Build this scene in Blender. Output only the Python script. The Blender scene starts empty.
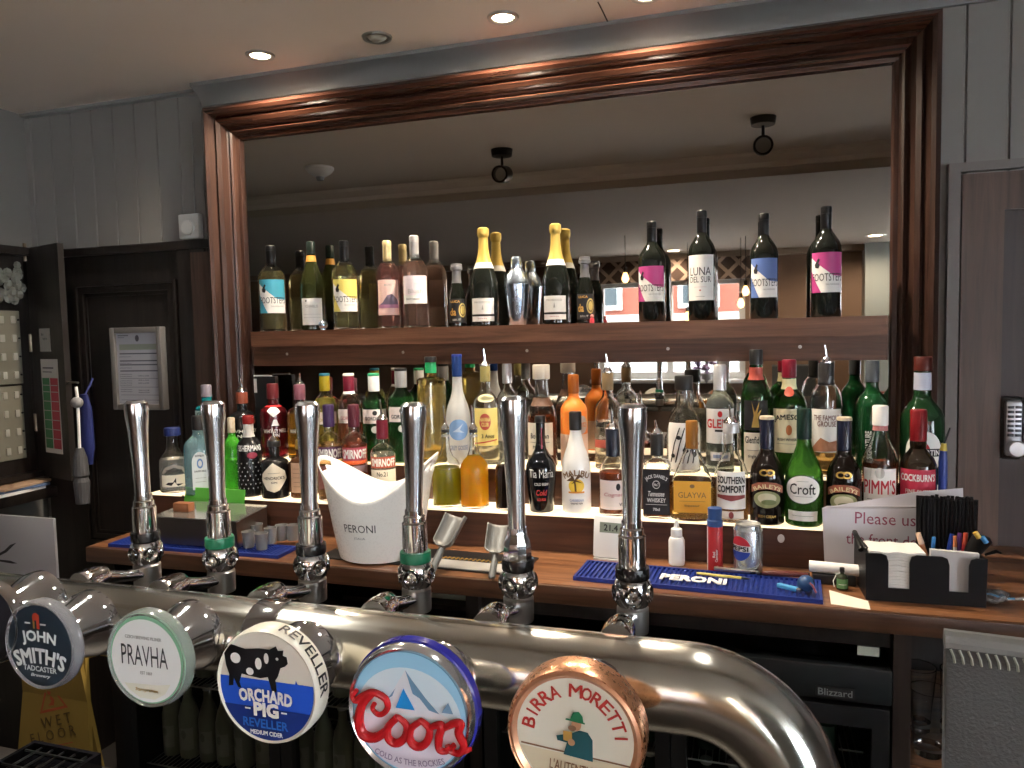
import bpy, bmesh, math, random
from mathutils import Vector, Matrix
random.seed(7)
D = bpy.data; SC = bpy.context.scene; COL = SC.collection
PI = math.pi; R = math.radians
EYE = 1.54
# ------------------------------------------------------------------ camera
def cam_rows():
    yaw, pit, rol = R(-17.6016), R(3.7392), R(1.2456)
    cy, sy, cp, sp = math.cos(yaw), math.sin(yaw), math.cos(pit), math.sin(pit)
    f = Vector((sy*cp, cy*cp, -sp)); r = Vector((cy, -sy, 0)); d = f.cross(r)
    return r*math.cos(rol)+d*math.sin(rol), d*math.cos(rol)-r*math.sin(rol), f
CR, CD, CF = cam_rows(); FPX = 750.0
cam = D.objects.new('camera', D.cameras.new('camera')); COL.objects.link(cam)
cam.matrix_world = Matrix(((CR.x, -CD.x, -CF.x, 0), (CR.y, -CD.y, -CF.y, 0), (CR.z, -CD.z, -CF.z, EYE), (0, 0, 0, 1)))
cam.data.sensor_width = 36; cam.data.lens = FPX/1024*36; cam.data.clip_start = .02
SC.camera = cam
def ray(x, y): return CR*((x-512)/FPX)+CD*((y-384)/FPX)+CF
def pt(x, y, X=None, Y=None, Z=None):          # a spot seen in the photograph, on a known plane of the room
    d = ray(x, y)
    s = Y/d.y if Y is not None else (X/d.x if X is not None else (Z-EYE)/d.z)
    p = d*s; p.z += EYE; return p
def depth(p): return (Vector(p)-Vector((0, 0, EYE))).dot(CF)
# ------------------------------------------------------------------ materials
MATS = {}
def new_mat(name):
    m = D.materials.new(name); m.use_nodes = True
    nt = m.node_tree; b = nt.nodes['Principled BSDF']; return m, nt, b
def mat(name, col=(.5, .5, .5), rough=.5, metal=0, trans=0, ior=1.45, emit=None, es=0, coat=0, spec=.5, alpha=1, bump=0, bscale=200, sss=0):
    if name in MATS: return MATS[name]
    m, nt, b = new_mat(name)
    b.inputs['Base Color'].default_value = (*col, 1); b.inputs['Roughness'].default_value = rough
    b.inputs['Metallic'].default_value = metal; b.inputs['Transmission Weight'].default_value = trans
    b.inputs['IOR'].default_value = ior; b.inputs['Coat Weight'].default_value = coat
    b.inputs['Specular IOR Level'].default_value = spec
    if emit: b.inputs['Emission Color'].default_value = (*emit, 1); b.inputs['Emission Strength'].default_value = es
    if sss: b.inputs['Subsurface Weight'].default_value = sss; b.inputs['Subsurface Radius'].default_value = (.02, .02, .02)
    if bump or True:
        tc = nt.nodes.new('ShaderNodeTexCoord'); nz = nt.nodes.new('ShaderNodeTexNoise')
        nz.inputs['Scale'].default_value = bscale
        nt.links.new(tc.outputs['Object'], nz.inputs['Vector'])
        if bump:
            bp = nt.nodes.new('ShaderNodeBump'); bp.inputs['Strength'].default_value = bump; bp.inputs['Distance'].default_value = .001
            nt.links.new(nz.outputs['Fac'], bp.inputs['Height']); nt.links.new(bp.outputs['Normal'], b.inputs['Normal'])
        elif not trans and rough > .02:
            mr = nt.nodes.new('ShaderNodeMapRange'); mr.inputs['To Min'].default_value = max(.02, rough*.85); mr.inputs['To Max'].default_value = min(1, rough*1.15)
            nt.links.new(nz.outputs['Fac'], mr.inputs['Value']); nt.links.new(mr.outputs['Result'], b.inputs['Roughness'])
    MATS[name] = m; return m
def wood(name, c1, c2, axis='X', scale=9, rough=.35, coat=.0, stretch=14, bump=.25, spec=.5):
    if name in MATS: return MATS[name]
    m, nt, b = new_mat(name); N = nt.nodes; L = nt.links
    tc = N.new('ShaderNodeTexCoord'); mp = N.new('ShaderNodeMapping')
    s = [scale*stretch/3]*3; s['XYZ'.index(axis)] = scale/4
    mp.inputs['Scale'].default_value = s; L.new(tc.outputs['Object'], mp.inputs['Vector'])
    n1 = N.new('ShaderNodeTexNoise'); n1.inputs['Scale'].default_value = 1.2; n1.inputs['Detail'].default_value = 8; n1.inputs['Roughness'].default_value = .65; n1.inputs['Distortion'].default_value = .6
    L.new(mp.outputs['Vector'], n1.inputs['Vector'])
    cr = N.new('ShaderNodeValToRGB'); cr.color_ramp.elements[0].position = .34; cr.color_ramp.elements[1].position = .68
    cr.color_ramp.elements[0].color = (*c1, 1); cr.color_ramp.elements[1].color = (*c2, 1)
    L.new(n1.outputs['Fac'], cr.inputs['Fac']); L.new(cr.outputs['Color'], b.inputs['Base Color'])
    bp = N.new('ShaderNodeBump'); bp.inputs['Strength'].default_value = bump; bp.inputs['Distance'].default_value = .002
    L.new(n1.outputs['Fac'], bp.inputs['Height']); L.new(bp.outputs['Normal'], b.inputs['Normal'])
    b.inputs['Specular IOR Level'].default_value = spec; b.inputs['Roughness'].default_value = rough; b.inputs['Coat Weight'].default_value = coat; b.inputs['Coat Roughness'].default_value = .2
    MATS[name] = m; return m
def steel(name, col, rough, scl=(2, 2, 300), amount=.12, aniso=0):
    if name in MATS: return MATS[name]
    m, nt, b = new_mat(name); N = nt.nodes; L = nt.links
    tc = N.new('ShaderNodeTexCoord'); mp = N.new('ShaderNodeMapping'); mp.inputs['Scale'].default_value = scl
    L.new(tc.outputs['Object'], mp.inputs['Vector'])
    n1 = N.new('ShaderNodeTexNoise'); n1.inputs['Scale'].default_value = 2; n1.inputs['Detail'].default_value = 5
    L.new(mp.outputs['Vector'], n1.inputs['Vector'])
    mr = N.new('ShaderNodeMapRange'); mr.inputs['To Min'].default_value = max(.02, rough-amount/2); mr.inputs['To Max'].default_value = rough+amount
    L.new(n1.outputs['Fac'], mr.inputs['Value']); L.new(mr.outputs['Result'], b.inputs['Roughness'])
    b.inputs['Base Color'].default_value = (*col, 1); b.inputs['Metallic'].default_value = 1
    if aniso:
        tg = N.new('ShaderNodeTangent'); tg.direction_type = 'RADIAL'; tg.axis = 'X'; L.new(tg.outputs['Tangent'], b.inputs['Tangent']); b.inputs['Anisotropic'].default_value = aniso
    MATS[name] = m; return m
def glass(name, col, rough=.0, ior=1.45): return mat(name, col, rough, 0, 1, ior)
# ------------------------------------------------------------------ mesh builder
class MB:
    def __init__(s): s.bm = bmesh.new()
    def box(s, x0, x1, y0, y1, z0, z1, bev=0, M=None):
        r = bmesh.ops.create_cube(s.bm, size=1); vs = r['verts']
        for v in vs: v.co = Vector(((x0+x1)/2+v.co.x*(x1-x0), (y0+y1)/2+v.co.y*(y1-y0), (z0+z1)/2+v.co.z*(z1-z0)))
        if bev:
            es = list({e for v in vs for e in v.link_edges})
            r2 = bmesh.ops.bevel(s.bm, geom=es, offset=bev, segments=2, affect='EDGES', profile=.5)
            vs = list({v for f in r2['faces'] for v in f.verts} | {v for v in vs if v.is_valid})
        if M is not None: bmesh.ops.transform(s.bm, matrix=M, verts=vs)
        return s
    def lathe(s, prof, seg=28, M=None, sq=2, sqr=.0, sx=1, sy=1, close=False):
        rings = []; vs = []
        for (r, z) in prof:
            if r < 1e-6: v = s.bm.verts.new((0, 0, z)); rings.append([v]); vs.append(v); continue
            ring = []
            for k in range(seg):
                a = 2*PI*k/seg; c, sn = math.cos(a), math.sin(a)
                f = 1.0
                if sq > 2 and r > sqr: f = 1/((abs(c)**sq+abs(sn)**sq)**(1/sq))
                fx, fy = (sx, sy) if r > sqr else (1, 1)
                v = s.bm.verts.new((r*f*c*fx, r*f*sn*fy, z)); ring.append(v); vs.append(v)
            rings.append(ring)
        n = len(rings)
        for i in range(n if close else n-1):
            a, b = rings[i], rings[(i+1) % n]
            if len(a) == 1 and len(b) == 1: continue
            for k in range(seg):
                k2 = (k+1) % seg
                if len(a) == 1: s.bm.faces.new((a[0], b[k2], b[k]))
                elif len(b) == 1: s.bm.faces.new((a[k], a[k2], b[0]))
                else: s.bm.faces.new((a[k], a[k2], b[k2], b[k]))
        if M is not None: bmesh.ops.transform(s.bm, matrix=M, verts=vs)
        return s
    def tube(s, pts, r, seg=10, close=False, caps=True):
        pts = [Vector(p) for p in pts]; n = len(pts); rings = []; up = None
        for i, p in enumerate(pts):
            a = pts[i-1] if (i or close) else p; b = pts[(i+1) % n] if (i < n-1 or close) else p
            t = (b-a).normalized()
            if up is None: up = Vector((0, 0, 1)) if abs(t.z) < .9 else Vector((1, 0, 0))
            x = up.cross(t); x = x.normalized() if x.length > 1e-6 else t.orthogonal().normalized()
            up = t.cross(x).normalized()
            rr = r[i] if isinstance(r, (list, tuple)) else r
            rings.append([s.bm.verts.new(p+(x*math.cos(2*PI*k/seg)+up*math.sin(2*PI*k/seg))*rr) for k in range(seg)])
        for i in range(n if close else n-1):
            a, b = rings[i], rings[(i+1) % n]
            for k in range(seg): s.bm.faces.new((a[k], a[(k+1) % seg], b[(k+1) % seg], b[k]))
        if caps and not close:
            s.bm.faces.new(list(reversed(rings[0]))); s.bm.faces.new(rings[-1])
        return s
    def prism(s, poly, f0, f1):               # poly of 2-D points; f0/f1 map a point to 3-D at either end
        a = [s.bm.verts.new(f0(*p)) for p in poly]; b = [s.bm.verts.new(f1(*p)) for p in poly]; n = len(poly)
        s.bm.faces.new(a); s.bm.faces.new(list(reversed(b)))
        for k in range(n): s.bm.faces.new((a[k], b[k], b[(k+1) % n], a[(k+1) % n]))
        return s
    def ball(s, c, r, sc=(1, 1, 1), u=16, v=10):
        M = Matrix.Translation(c) @ Matrix.Diagonal((*sc, 1))
        bmesh.ops.create_uvsphere(s.bm, u_segments=u, v_segments=v, radius=r, matrix=M); return s
    def build(s, name, m, parent=None, ang=35, loc=None):
        bmesh.ops.recalc_face_normals(s.bm, faces=s.bm.faces)
        me = D.meshes.new(name); s.bm.to_mesh(me); s.bm.free()
        me.polygons.foreach_set('use_smooth', [True]*len(me.polygons)); me.set_sharp_from_angle(angle=R(ang))
        o = D.objects.new(name, me); COL.objects.link(o)
        if m: me.materials.append(m)
        if parent: o.parent = parent
        if loc is not None: o.location = loc
        return o
def tag(o, label, cat, group=None, kind=None):
    o['label'] = label; o['category'] = cat
    if group: o['group'] = group
    if kind: o['kind'] = kind
    return o
def thing(name, label, cat, loc=(0, 0, 0), rz=0, group=None):
    o = D.objects.new(name, None); COL.objects.link(o); o.empty_display_size = .03
    o.location = loc; o.rotation_euler = (0, 0, rz); return tag(o, label, cat, group)
def dup(o, loc, rot=None, label=None):
    def cp(q, par):
        c = q.copy(); COL.objects.link(c)
        if par: c.parent = par
        for ch in list(q.children): cp(ch, c)
        return c
    c = cp(o, None); c.location = loc
    if rot is not None: c.rotation_euler = rot
    if label: c['label'] = label
    return c
def struct(o): o['kind'] = 'structure'; return o
# ------------------------------------------------------------------ flat and wrapped graphics
def text_bm(txt, w, h, bold=.0, shear=0):
    cu = D.curves.new('t', 'FONT'); cu.body = txt; cu.size = 1; cu.resolution_u = 2; cu.shear = shear; cu.fill_mode = 'FRONT'
    ob = D.objects.new('t', cu); me = D.meshes.new_from_object(ob)
    bm = bmesh.new(); bm.from_mesh(me); D.objects.remove(ob); D.curves.remove(cu); D.meshes.remove(me)
    if not bm.verts: return bm
    xs = [v.co.x for v in bm.verts]; ys = [v.co.y for v in bm.verts]
    x0, x1, y0, y1 = min(xs), max(xs), min(ys), max(ys)
    sx = w/(x1-x0); sy = h/(y1-y0) if h else sx
    for v in bm.verts: v.co = Vector(((v.co.x-(x0+x1)/2)*sx, (v.co.y-(y0+y1)/2)*sy, 0))
    if bold > .005:                          # a heavier face: the letters struck again a hair to each side
        src = bm.verts[:]+bm.edges[:]+bm.faces[:]; e = bold*.8
        for i, (dx, dy) in enumerate(((-e, -e), (e, -e), (-e, e), (e, e))):
            r = bmesh.ops.duplicate(bm, geom=src)
            for q in r['geom']:
                if isinstance(q, bmesh.types.BMVert): q.co.x += dx*sx; q.co.y += dy*sy; q.co.z = .16*(i+1)
    return bm
def poly_bm(p):
    bm = bmesh.new(); bm.faces.new([bm.verts.new((x, y, 0)) for x, y in p]); return bm
def ell(xc, yc, rx, ry, n=28, a0=0, a1=2*PI): return [(xc+rx*math.cos(a0+(a1-a0)*k/n), yc+ry*math.sin(a0+(a1-a0)*k/n)) for k in range(n if a1-a0 > 6.28 else n+1)]
def art(items, W, H, fmap, parent=None, first=None, curve=0, thick=0):
    """items in label units (x -1..1 of half width W/2, y 0..1 of H); fmap(x, y, layer) -> local 3-D point"""
    top = first
    for k, it in enumerate(items):
        kind = it[0]; m = it[2]; name = 'emblem'; post = None
        if kind == 'T':
            _, s, m, xc, yc, w, h = it[:7]; opt = it[7] if len(it) > 7 else {}
            bm = text_bm(s, w*W/2, h*H, opt.get('bold', .02), opt.get('shear', 0)); name = 'lettering'
            ox, oy = xc*W/2, yc*H
            if 'arc' in opt:                     # bent round an arc of radius opt['arc'] (in metres, + bulges up)
                ra = opt['arc']
                def post(v, ra=ra): a = v.x/ra; rr = abs(ra)+(v.y if ra > 0 else -v.y); return Vector((rr*math.sin(abs(a))*(1 if v.x > 0 else -1), (rr*math.cos(a)-abs(ra))*(1 if ra > 0 else -1), 0))
            if 'rot' in opt:
                ro = Matrix.Rotation(R(opt['rot']), 3, 'Z'); p0 = post
                post = (lambda v, p0=p0, ro=ro: ro @ (p0(v) if p0 else v))
        else:
            pl = it[1]; bm = poly_bm([(x*W/2, y*H) for x, y in pl]); ox = oy = 0
            if len(it) > 3: name = it[3]
        if not bm.verts: bm.free(); continue
        if post:
            for v in bm.verts: z_ = v.co.z; v.co = post(v.co); v.co.z = z_
        for v in bm.verts: v.co.x += ox; v.co.y += oy
        if curve:
            xs = [v.co.x for v in bm.verts]; x = math.floor(min(xs)/curve)*curve+curve
            while x < max(xs):
                bmesh.ops.bisect_plane(bm, geom=bm.verts[:]+bm.edges[:]+bm.faces[:], dist=1e-6, plane_co=(x, 0, 0), plane_no=(1, 0, 0)); x += curve
            ysv = [v.co.y for v in bm.verts]
            if kind != 'T' and max(ysv)-min(ysv) > .03:
                y = min(ysv)+.012
                while y < max(ysv): bmesh.ops.bisect_plane(bm, geom=bm.verts[:]+bm.edges[:]+bm.faces[:], dist=1e-6, plane_co=(0, y, 0), plane_no=(0, 1, 0)); y += .012
        th = (it[7] if kind == 'T' and len(it) > 7 else {}).get('thick', 0)
        if th:
            r = bmesh.ops.extrude_face_region(bm, geom=bm.faces[:]); up = [e for e in r['geom'] if isinstance(e, bmesh.types.BMVert)]
            ups = {v.index for v in up}; up = set(up)
            for v in bm.verts: v.co = fmap(v.co.x, v.co.y, k+1+v.co.z+(th/.0004 if v in up else 0))
        else:
            for v in bm.verts: v.co = fmap(v.co.x, v.co.y, k+1+v.co.z)
        me = D.meshes.new(name); bm.to_mesh(me); bm.free(); me.materials.append(m)
        if curve: me.polygons.foreach_set('use_smooth', [True]*len(me.polygons))
        if top is None:
            o = D.objects.new('label', me); top = o
            if parent: o.parent = parent
        else:
            o = D.objects.new(name, me); o.parent = top
        COL.objects.link(o)
    return top
RECT = [(-1, 0), (1, 0), (1, 1), (-1, 1)]
def rect(x0, y0, x1, y1): return [(x0, y0), (x1, y0), (x1, y1), (x0, y1)]
def interp(prof, z):
    p = [q for q in prof]
    for a, b in zip(p, p[1:]):
        if a[1] <= z <= b[1] and b[1] > a[1]: return a[0]+(b[0]-a[0])*(z-a[1])/(b[1]-a[1])
    return p[-1][0]
SKY_S = 17.0; EXPO = 0.68; LED = .8; RS_E = 40
# ------------------------------------------------------------------ shared materials
DARKWOOD = wood('dark_mahogany', (.030, .011, .007), (.095, .036, .020), 'X', 8, .27, .35)
DARKWOODZ = wood('dark_mahogany_upright', (.030, .011, .007), (.095, .036, .020), 'Z', 8, .27, .35)
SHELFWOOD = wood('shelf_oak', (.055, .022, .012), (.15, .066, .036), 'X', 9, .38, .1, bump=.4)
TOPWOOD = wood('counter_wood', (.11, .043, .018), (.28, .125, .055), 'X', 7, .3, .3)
RISERWOOD = wood('riser_wood', (.04, .016, .010), (.10, .042, .024), 'X', 8, .35, .1)
BLACKWOOD = wood('black_stained_wood', (.006, .0045, .004), (.018, .013, .011), 'Z', 8, .45)
BROWNWOOD = wood('door_frame_wood', (.05, .028, .020), (.11, .065, .045), 'Z', 8, .45)
GREYPAINT = mat('grey_green_paint', (.20, .193, .18), .55, bump=.03, bscale=60)
GREYPAINT2 = mat('grey_trim_paint', (.22, .22, .215), .5)
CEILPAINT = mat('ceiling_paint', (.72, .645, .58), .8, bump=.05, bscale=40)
CHROME = steel('chrome', (.82, .83, .85), .06, (4, 4, 4), .05); HANDLE = steel('hazy_chrome', (.86, .88, .91), .14, (6, 6, 6), .08)
PIPE = steel('scuffed_chrome', (.80, .79, .72), .13, (3, 60, 60), .16, .75)
STEEL = steel('brushed_steel', (.55, .54, .52), .28, (2, 2, 120), .15)
ALU = steel('cast_aluminium', (.62, .62, .60), .42, (5, 5, 5), .1)
BLACK = mat('black_plastic', (.012, .012, .013), .4)
BLACKGLOSS = mat('black_gloss', (.006, .006, .008), .12)
WHITE = mat('white_plastic', (.78, .78, .76), .35)
PAPER = mat('white_paper', (.80, .79, .78), .8)
CREAM = mat('cream_paper', (.78, .72, .60), .75)
INK = mat('black_ink', (.012, .012, .014), .6)
RED = mat('red_print', (.55, .02, .025), .5)
GOLD = mat('gold_print', (.62, .42, .12), .35, .8)
GREENP = mat('green_print', (.03, .30, .13), .5)
# ------------------------------------------------------------------ the room
YW, YM = 2.335, 2.335                       # back wall face and mirror face
CZ, CZ2 = EYE+.92, EYE+.80                  # bar ceiling and the lower ceiling over the customers
b = MB().box(-6.5, 4.2, -3.4, 2.6, -.1, 0); struct(b.build('floor', mat('dark_floor', (.035, .03, .028), .5, bump=.1)))
b = MB().box(-6.5, 4.2, .45, 2.5, CZ, CZ+.1); ceil = struct(b.build('ceiling', CEILPAINT))
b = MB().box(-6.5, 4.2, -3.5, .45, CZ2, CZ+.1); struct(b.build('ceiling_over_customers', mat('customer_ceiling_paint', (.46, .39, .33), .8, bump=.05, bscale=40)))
seam = MB().tube([pt(598, 2, Z=CZ-.0005), pt(604, 14, Z=CZ-.0005), pt(612, 31, Z=CZ-.0005)], .0022, 6)
struct(seam.build('trim_9', mat('ceiling_seam', (.05, .04, .035), .9)))
# tongue-and-groove back wall
def board_wall(x0, x1, z0, z1, y, step=.103, off=0):
    pts = []; x = x0
    g = x0+off
    pts.append((x0, y))
    while g < x1-.01:
        if g > x0+.01: pts += [(g-.004, y), (g-.0015, y+.006), (g+.0015, y+.006), (g+.004, y)]
        g += step
    pts += [(x1, y), (x1, y+.12), (x0, y+.12)]
    return MB().prism(pts, lambda a, b_: (a, b_, z0), lambda a, b_: (a, b_, z1))
struct(board_wall(-2.77, 4.2, 0, CZ, YW+.008, .103, .03).build('wall_back', GREYPAINT, ang=20))
struct(MB().box(-2.87, -2.77, 1.05, 2.5, 0, CZ).build('wall_left', GREYPAINT))
struct(MB().box(-6.5, -2.77, .95, 1.05, 0, CZ).build('wall_partition', GREYPAINT))
WR = (-2.9, -.9, .75, 2.2)
struct(MB().box(4.2, 4.3, -3.5, WR[0], 0, CZ).box(4.2, 4.3, WR[1], 2.5, 0, CZ).box(4.2, 4.3, WR[0], WR[1], 0, WR[2]).box(4.2, 4.3, WR[0], WR[1], WR[3], CZ).build('wall_right', GREYPAINT))
struct(MB().box(-6.6, -6.5, -3.5, 1.05, 0, CZ).build('wall_far_left', GREYPAINT))
# opposite wall with its two windows
WL = mat('brown_wall_paint', (.24, .15, .10), .6)
WINS = [(-1.56, -.04, 1.04, 2.08), (1.46, 3.95, .45, 2.2)]
b = MB(); xs = -6.5
for (a, c, z0, z1) in WINS:
    b.box(xs, a, -3.5, -3.4, 0, CZ); b.box(a, c, -3.5, -3.4, 0, z0); b.box(a, c, -3.5, -3.4, z1, CZ); xs = c
b.box(xs, 4.2, -3.5, -3.4, 0, CZ); struct(b.build('wall_front', WL))
FRW = mat('window_paint', (.75, .76, .76), .4); GL = glass('window_glass', (.97, .98, .98), 0, 1.02)
for i, (a, c, z0, z1) in enumerate(WINS):
    b = MB()
    for q in ((a, a+.06), (c-.06, c), ((a+c)/2-.03, (a+c)/2+.03)): b.box(q[0], q[1], -3.47, -3.41, z0, z1)
    for q in ((z0, z0+.07), (z1-.06, z1), (z0+(z1-z0)*.55, z0+(z1-z0)*.55+.045)): b.box(a, c, -3.465, -3.415, q[0], q[1])
    w = struct(b.build('window_%d' % (i+1), FRW))
    struct(MB().box(a, c, -3.442, -3.438, z0, z1).build('window_glass', GL, w))
    struct(MB().box(a-.08, c+.08, -3.42, -3.28, z0-.04, z0, .005).build('window_sill', FRW, w))
    pl = D.lights.new('daylight_portal', 'AREA'); pl.shape = 'RECTANGLE'; pl.size = c-a; pl.size_y = z1-z0; pl.cycles.is_portal = True
    po = D.objects.new('daylight_portal', pl); COL.objects.link(po); po.location = ((a+c)/2, -3.36, (z0+z1)/2); po.rotation_euler = (PI/2, 0, PI)
b = MB(); x0_, x1_ = 4.21, 4.27  # unseen right-wall window, added to bring more daylight into the bar
for q in ((WR[0], WR[0]+.06), (WR[1]-.06, WR[1]), (-1.93, -1.87)): b.box(x0_, x1_, q[0], q[1], WR[2], WR[3])
for q in ((WR[2], WR[2]+.07), (WR[3]-.06, WR[3]), (1.60, 1.645)): b.box(x0_+.005, x1_-.005, WR[0], WR[1], q[0], q[1])
w = struct(b.build('window_3', FRW)); struct(MB().box(4.238, 4.242, WR[0], WR[1], WR[2], WR[3]).build('window_glass', GL, w))
pl = D.lights.new('daylight_portal', 'AREA'); pl.shape = 'RECTANGLE'; pl.size = WR[1]-WR[0]; pl.size_y = WR[3]-WR[2]; pl.cycles.is_portal = True
po = D.objects.new('daylight_portal', pl); COL.objects.link(po); po.location = (4.18, (WR[0]+WR[1])/2, (WR[2]+WR[3])/2); po.rotation_euler = (PI/2, 0, PI/2)
# grey pillar right of the opposite window
struct(MB().box(1.05, 1.28, -3.4, -3.2, 0, CZ2).build('trim_7', mat('pale_grey_paint', (.34, .37, .35), .5)))
struct(MB().box(1.33, 1.40, -3.4, -3.3, 0, CZ2).build('trim_8', mat('pale_stone_paint', (.45, .42, .37), .5)))
struct(MB().box(-6.5, 4.2, -3.4, -3.28, CZ2-.06, CZ2).build('trim_6', mat('cornice_brown', (.32, .24, .18), .5)))
b = MB().prism([(0, 0), (.05, 0), (.05, -.02), (.02, -.05), (.02, -.075), (0, -.075)], lambda y, z: (-6.5, .45+y, CZ2+.12+z), lambda y, z: (4.2, .45+y, CZ2+.12+z))
struct(b.build('trim_5', CEILPAINT))
# patterned valance over the opposite window
m, nt, bs = new_mat('diamond_valance'); N = nt.nodes; L = nt.links
tc = N.new('ShaderNodeTexCoord'); prev = None
for sgn in (1, -1):
    mp = N.new('ShaderNodeMapping'); mp.inputs['Rotation'].default_value = (0, R(45*sgn), 0); L.new(tc.outputs['Object'], mp.inputs['Vector'])
    wv = N.new('ShaderNodeTexWave'); wv.wave_type = 'BANDS'; wv.bands_direction = 'X'; wv.inputs['Scale'].default_value = 2.2; L.new(mp.outputs['Vector'], wv.inputs['Vector'])
    gt = N.new('ShaderNodeMath'); gt.operation = 'GREATER_THAN'; gt.inputs[1].default_value = .86; L.new(wv.outputs['Fac'], gt.inputs[0])
    if prev is None: prev = gt
    else:
        mx = N.new('ShaderNodeMath'); mx.operation = 'MAXIMUM'; L.new(prev.outputs[0], mx.inputs[0]); L.new(gt.outputs[0], mx.inputs[1])
mixc = N.new('ShaderNodeMixRGB'); mixc.inputs['Color1'].default_value = (.05, .028, .02, 1); mixc.inputs['Color2'].default_value = (.30, .22, .17, 1)
L.new(mx.outputs[0], mixc.inputs['Fac']); L.new(mixc.outputs['Color'], bs.inputs['Base Color']); bs.inputs['Roughness'].default_value = .9
tag(MB().box(-1.75, .12, -3.36, -3.26, 2.06, 2.28, .004).build('window_valance', m), 'dark brown valance with a pale diamond lattice over the opposite window, seen in the mirror', 'valance')
# building across the street
bd = thing('brick_building', 'coral brick building across the street, seen through the window in the mirror', 'building', (0, -9, 0))
MB().box(-9, 9, -.6, 0, 0, 5).build('wall', mat('coral_brick', (.20, .062, .04), .8), bd)
MB().box(-9, 9, 0, .05, 1.62, 1.86).build('stone_band', mat('pale_stone', (.4, .4, .4), .7), bd)
MB().box(-9, 9, 0, .06, 0, 1.1).build('plinth', mat('pale_stone', (.4, .4, .4), .7), bd)
for x in (-4.6, -2.9, -1.2, .5, 2.2, 3.9):
    f = MB().box(x, x+.7, 0, .08, 1.95, 3.0).build('window_frame', FRW, bd); MB().box(x+.08, x+.62, .08, .09, 2.03, 2.92).build('pane', mat('street_pane', (.05, .065, .075), .6, spec=.2), f)
struct(MB().box(-12, 12, -14, -3.5, -.12, -.02).build('ground', mat('pavement', (.45, .44, .42), .9)))
# plant on the far window sill
pp = thing('potted_plant', 'pot of lilac flowers on the far window sill, seen in the mirror', 'plant', (-.42, -3.33, 1.0))
MB().lathe([(0, 0), (.05, 0), (.065, .1), (.055, .1), (.05, .02), (0, .02)], 20).build('pot', mat('grey_pot', (.3, .3, .32), .6), pp)
b = MB()
for k in range(26): b.ball((random.uniform(-.13, .13), random.uniform(-.04, .05), random.uniform(.14, .36)), random.uniform(.02, .035), (1, 1, .7), 8, 6)
b.tube([(0, 0, .08), (0, 0, .25)], .02, 6); b.build('flowers', mat('lilac_flower', (.28, .20, .34), .8), pp)
b = MB()
for k in range(14): b.ball((random.uniform(-.1, .1), random.uniform(-.03, .04), random.uniform(.32, .42)), .02, (.6, .6, 1.3), 8, 6)
b.tube([(0, 0, .2), (0, 0, .36)], .02, 6); b.build('leaves', mat('green_leaf', (.06, .22, .06), .7), pp)
# ceiling cornice, back wall
def cove(x0, x1):
    pr = [(0, 0), (-.075, 0), (-.075, -.012), (-.06, -.018), (-.035, -.032), (-.018, -.055), (-.014, -.066), (0, -.066)]
    return MB().prism(pr, lambda y, z: (x0, YW+.008+y, CZ+z), lambda y, z: (x1, YW+.008+y, CZ+z))
struct(cove(-1.9, 4.2).build('trim_1', GREYPAINT2, ang=50))
struct(MB().prism([(0, 0), (-.02, 0), (-.02, -.012), (0, -.016)], lambda y, z: (-2.77, YW+.008+y, CZ+z), lambda y, z: (-1.9, YW+.008+y, CZ+z)).build('trim_2', GREYPAINT2))
# recessed ceiling lights
def downlight(x, y, z, on, label, group):
    t = thing('ceiling_downlight', label, 'light', (x, y, z), 0, group)
    MB().lathe([(.030, -.001), (.034, -.006), (.044, -.006), (.047, 0), (.030, 0)], 28, close=True).build('trim_ring', STEEL if on else mat('dull_nickel', (.30, .31, .29), .35, .9), t)
    if z < CZ: t.scale = (1.9, 1.9, 1)
    if on:
        MB().lathe([(0, -.002), (.030, -.002), (.030, .0), (0, .0)], 24).build('lamp', mat('lit_lamp', (1, .9, .75), .5, emit=(1, .80, .55), es=40), t)
        l = D.lights.new('lamp_beam', 'SPOT'); l.energy = DL_E; l.color = (1, .84, .65); l.spot_size = R(150); l.spot_blend = .8; l.shadow_soft_size = .016
        o = D.objects.new('lamp_beam', l); COL.objects.link(o); o.parent = t; o.location = (0, 0, -.012)
    else:
        MB().lathe([(0, -.012), (.015, -.011), (.024, -.006), (.029, -.001), (.0, -.0005)], 24).build('lamp', mat('unlit_lamp', (.35, .36, .33), .3), t)
DL_E = 42
for x, y, on, lb in ((-1.506, 2.133, 1, 'lit round downlight in the ceiling, leftmost of the row over the mirror'),
                     (-1.087, 2.135, 0, 'unlit nickel downlight in the ceiling, dark between two lit ones'),
                     (-.68, 2.133, 1, 'lit round downlight in the ceiling, right of the unlit one'),
                     (-.267, 2.135, 1, 'lit downlight cut by the top edge of the photo, right of the ceiling seam')):
    downlight(x, y, CZ, on, lb, 'downlights over the back bar')
P_ = pt(675, 252, Z=CZ2); downlight(P_.x, 2*YM-P_.y+.15, CZ2, 1, 'lit ceiling downlight over the customers, reflected behind the plain white-labelled red wine', 'downlights over the customers')
P_ = pt(873, 237, Z=CZ2); downlight(P_.x, 2*YM-P_.y+.12, CZ2, 1, 'lit ceiling downlight over the customers, reflected at the right end of the mirror', 'downlights over the customers')
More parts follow.
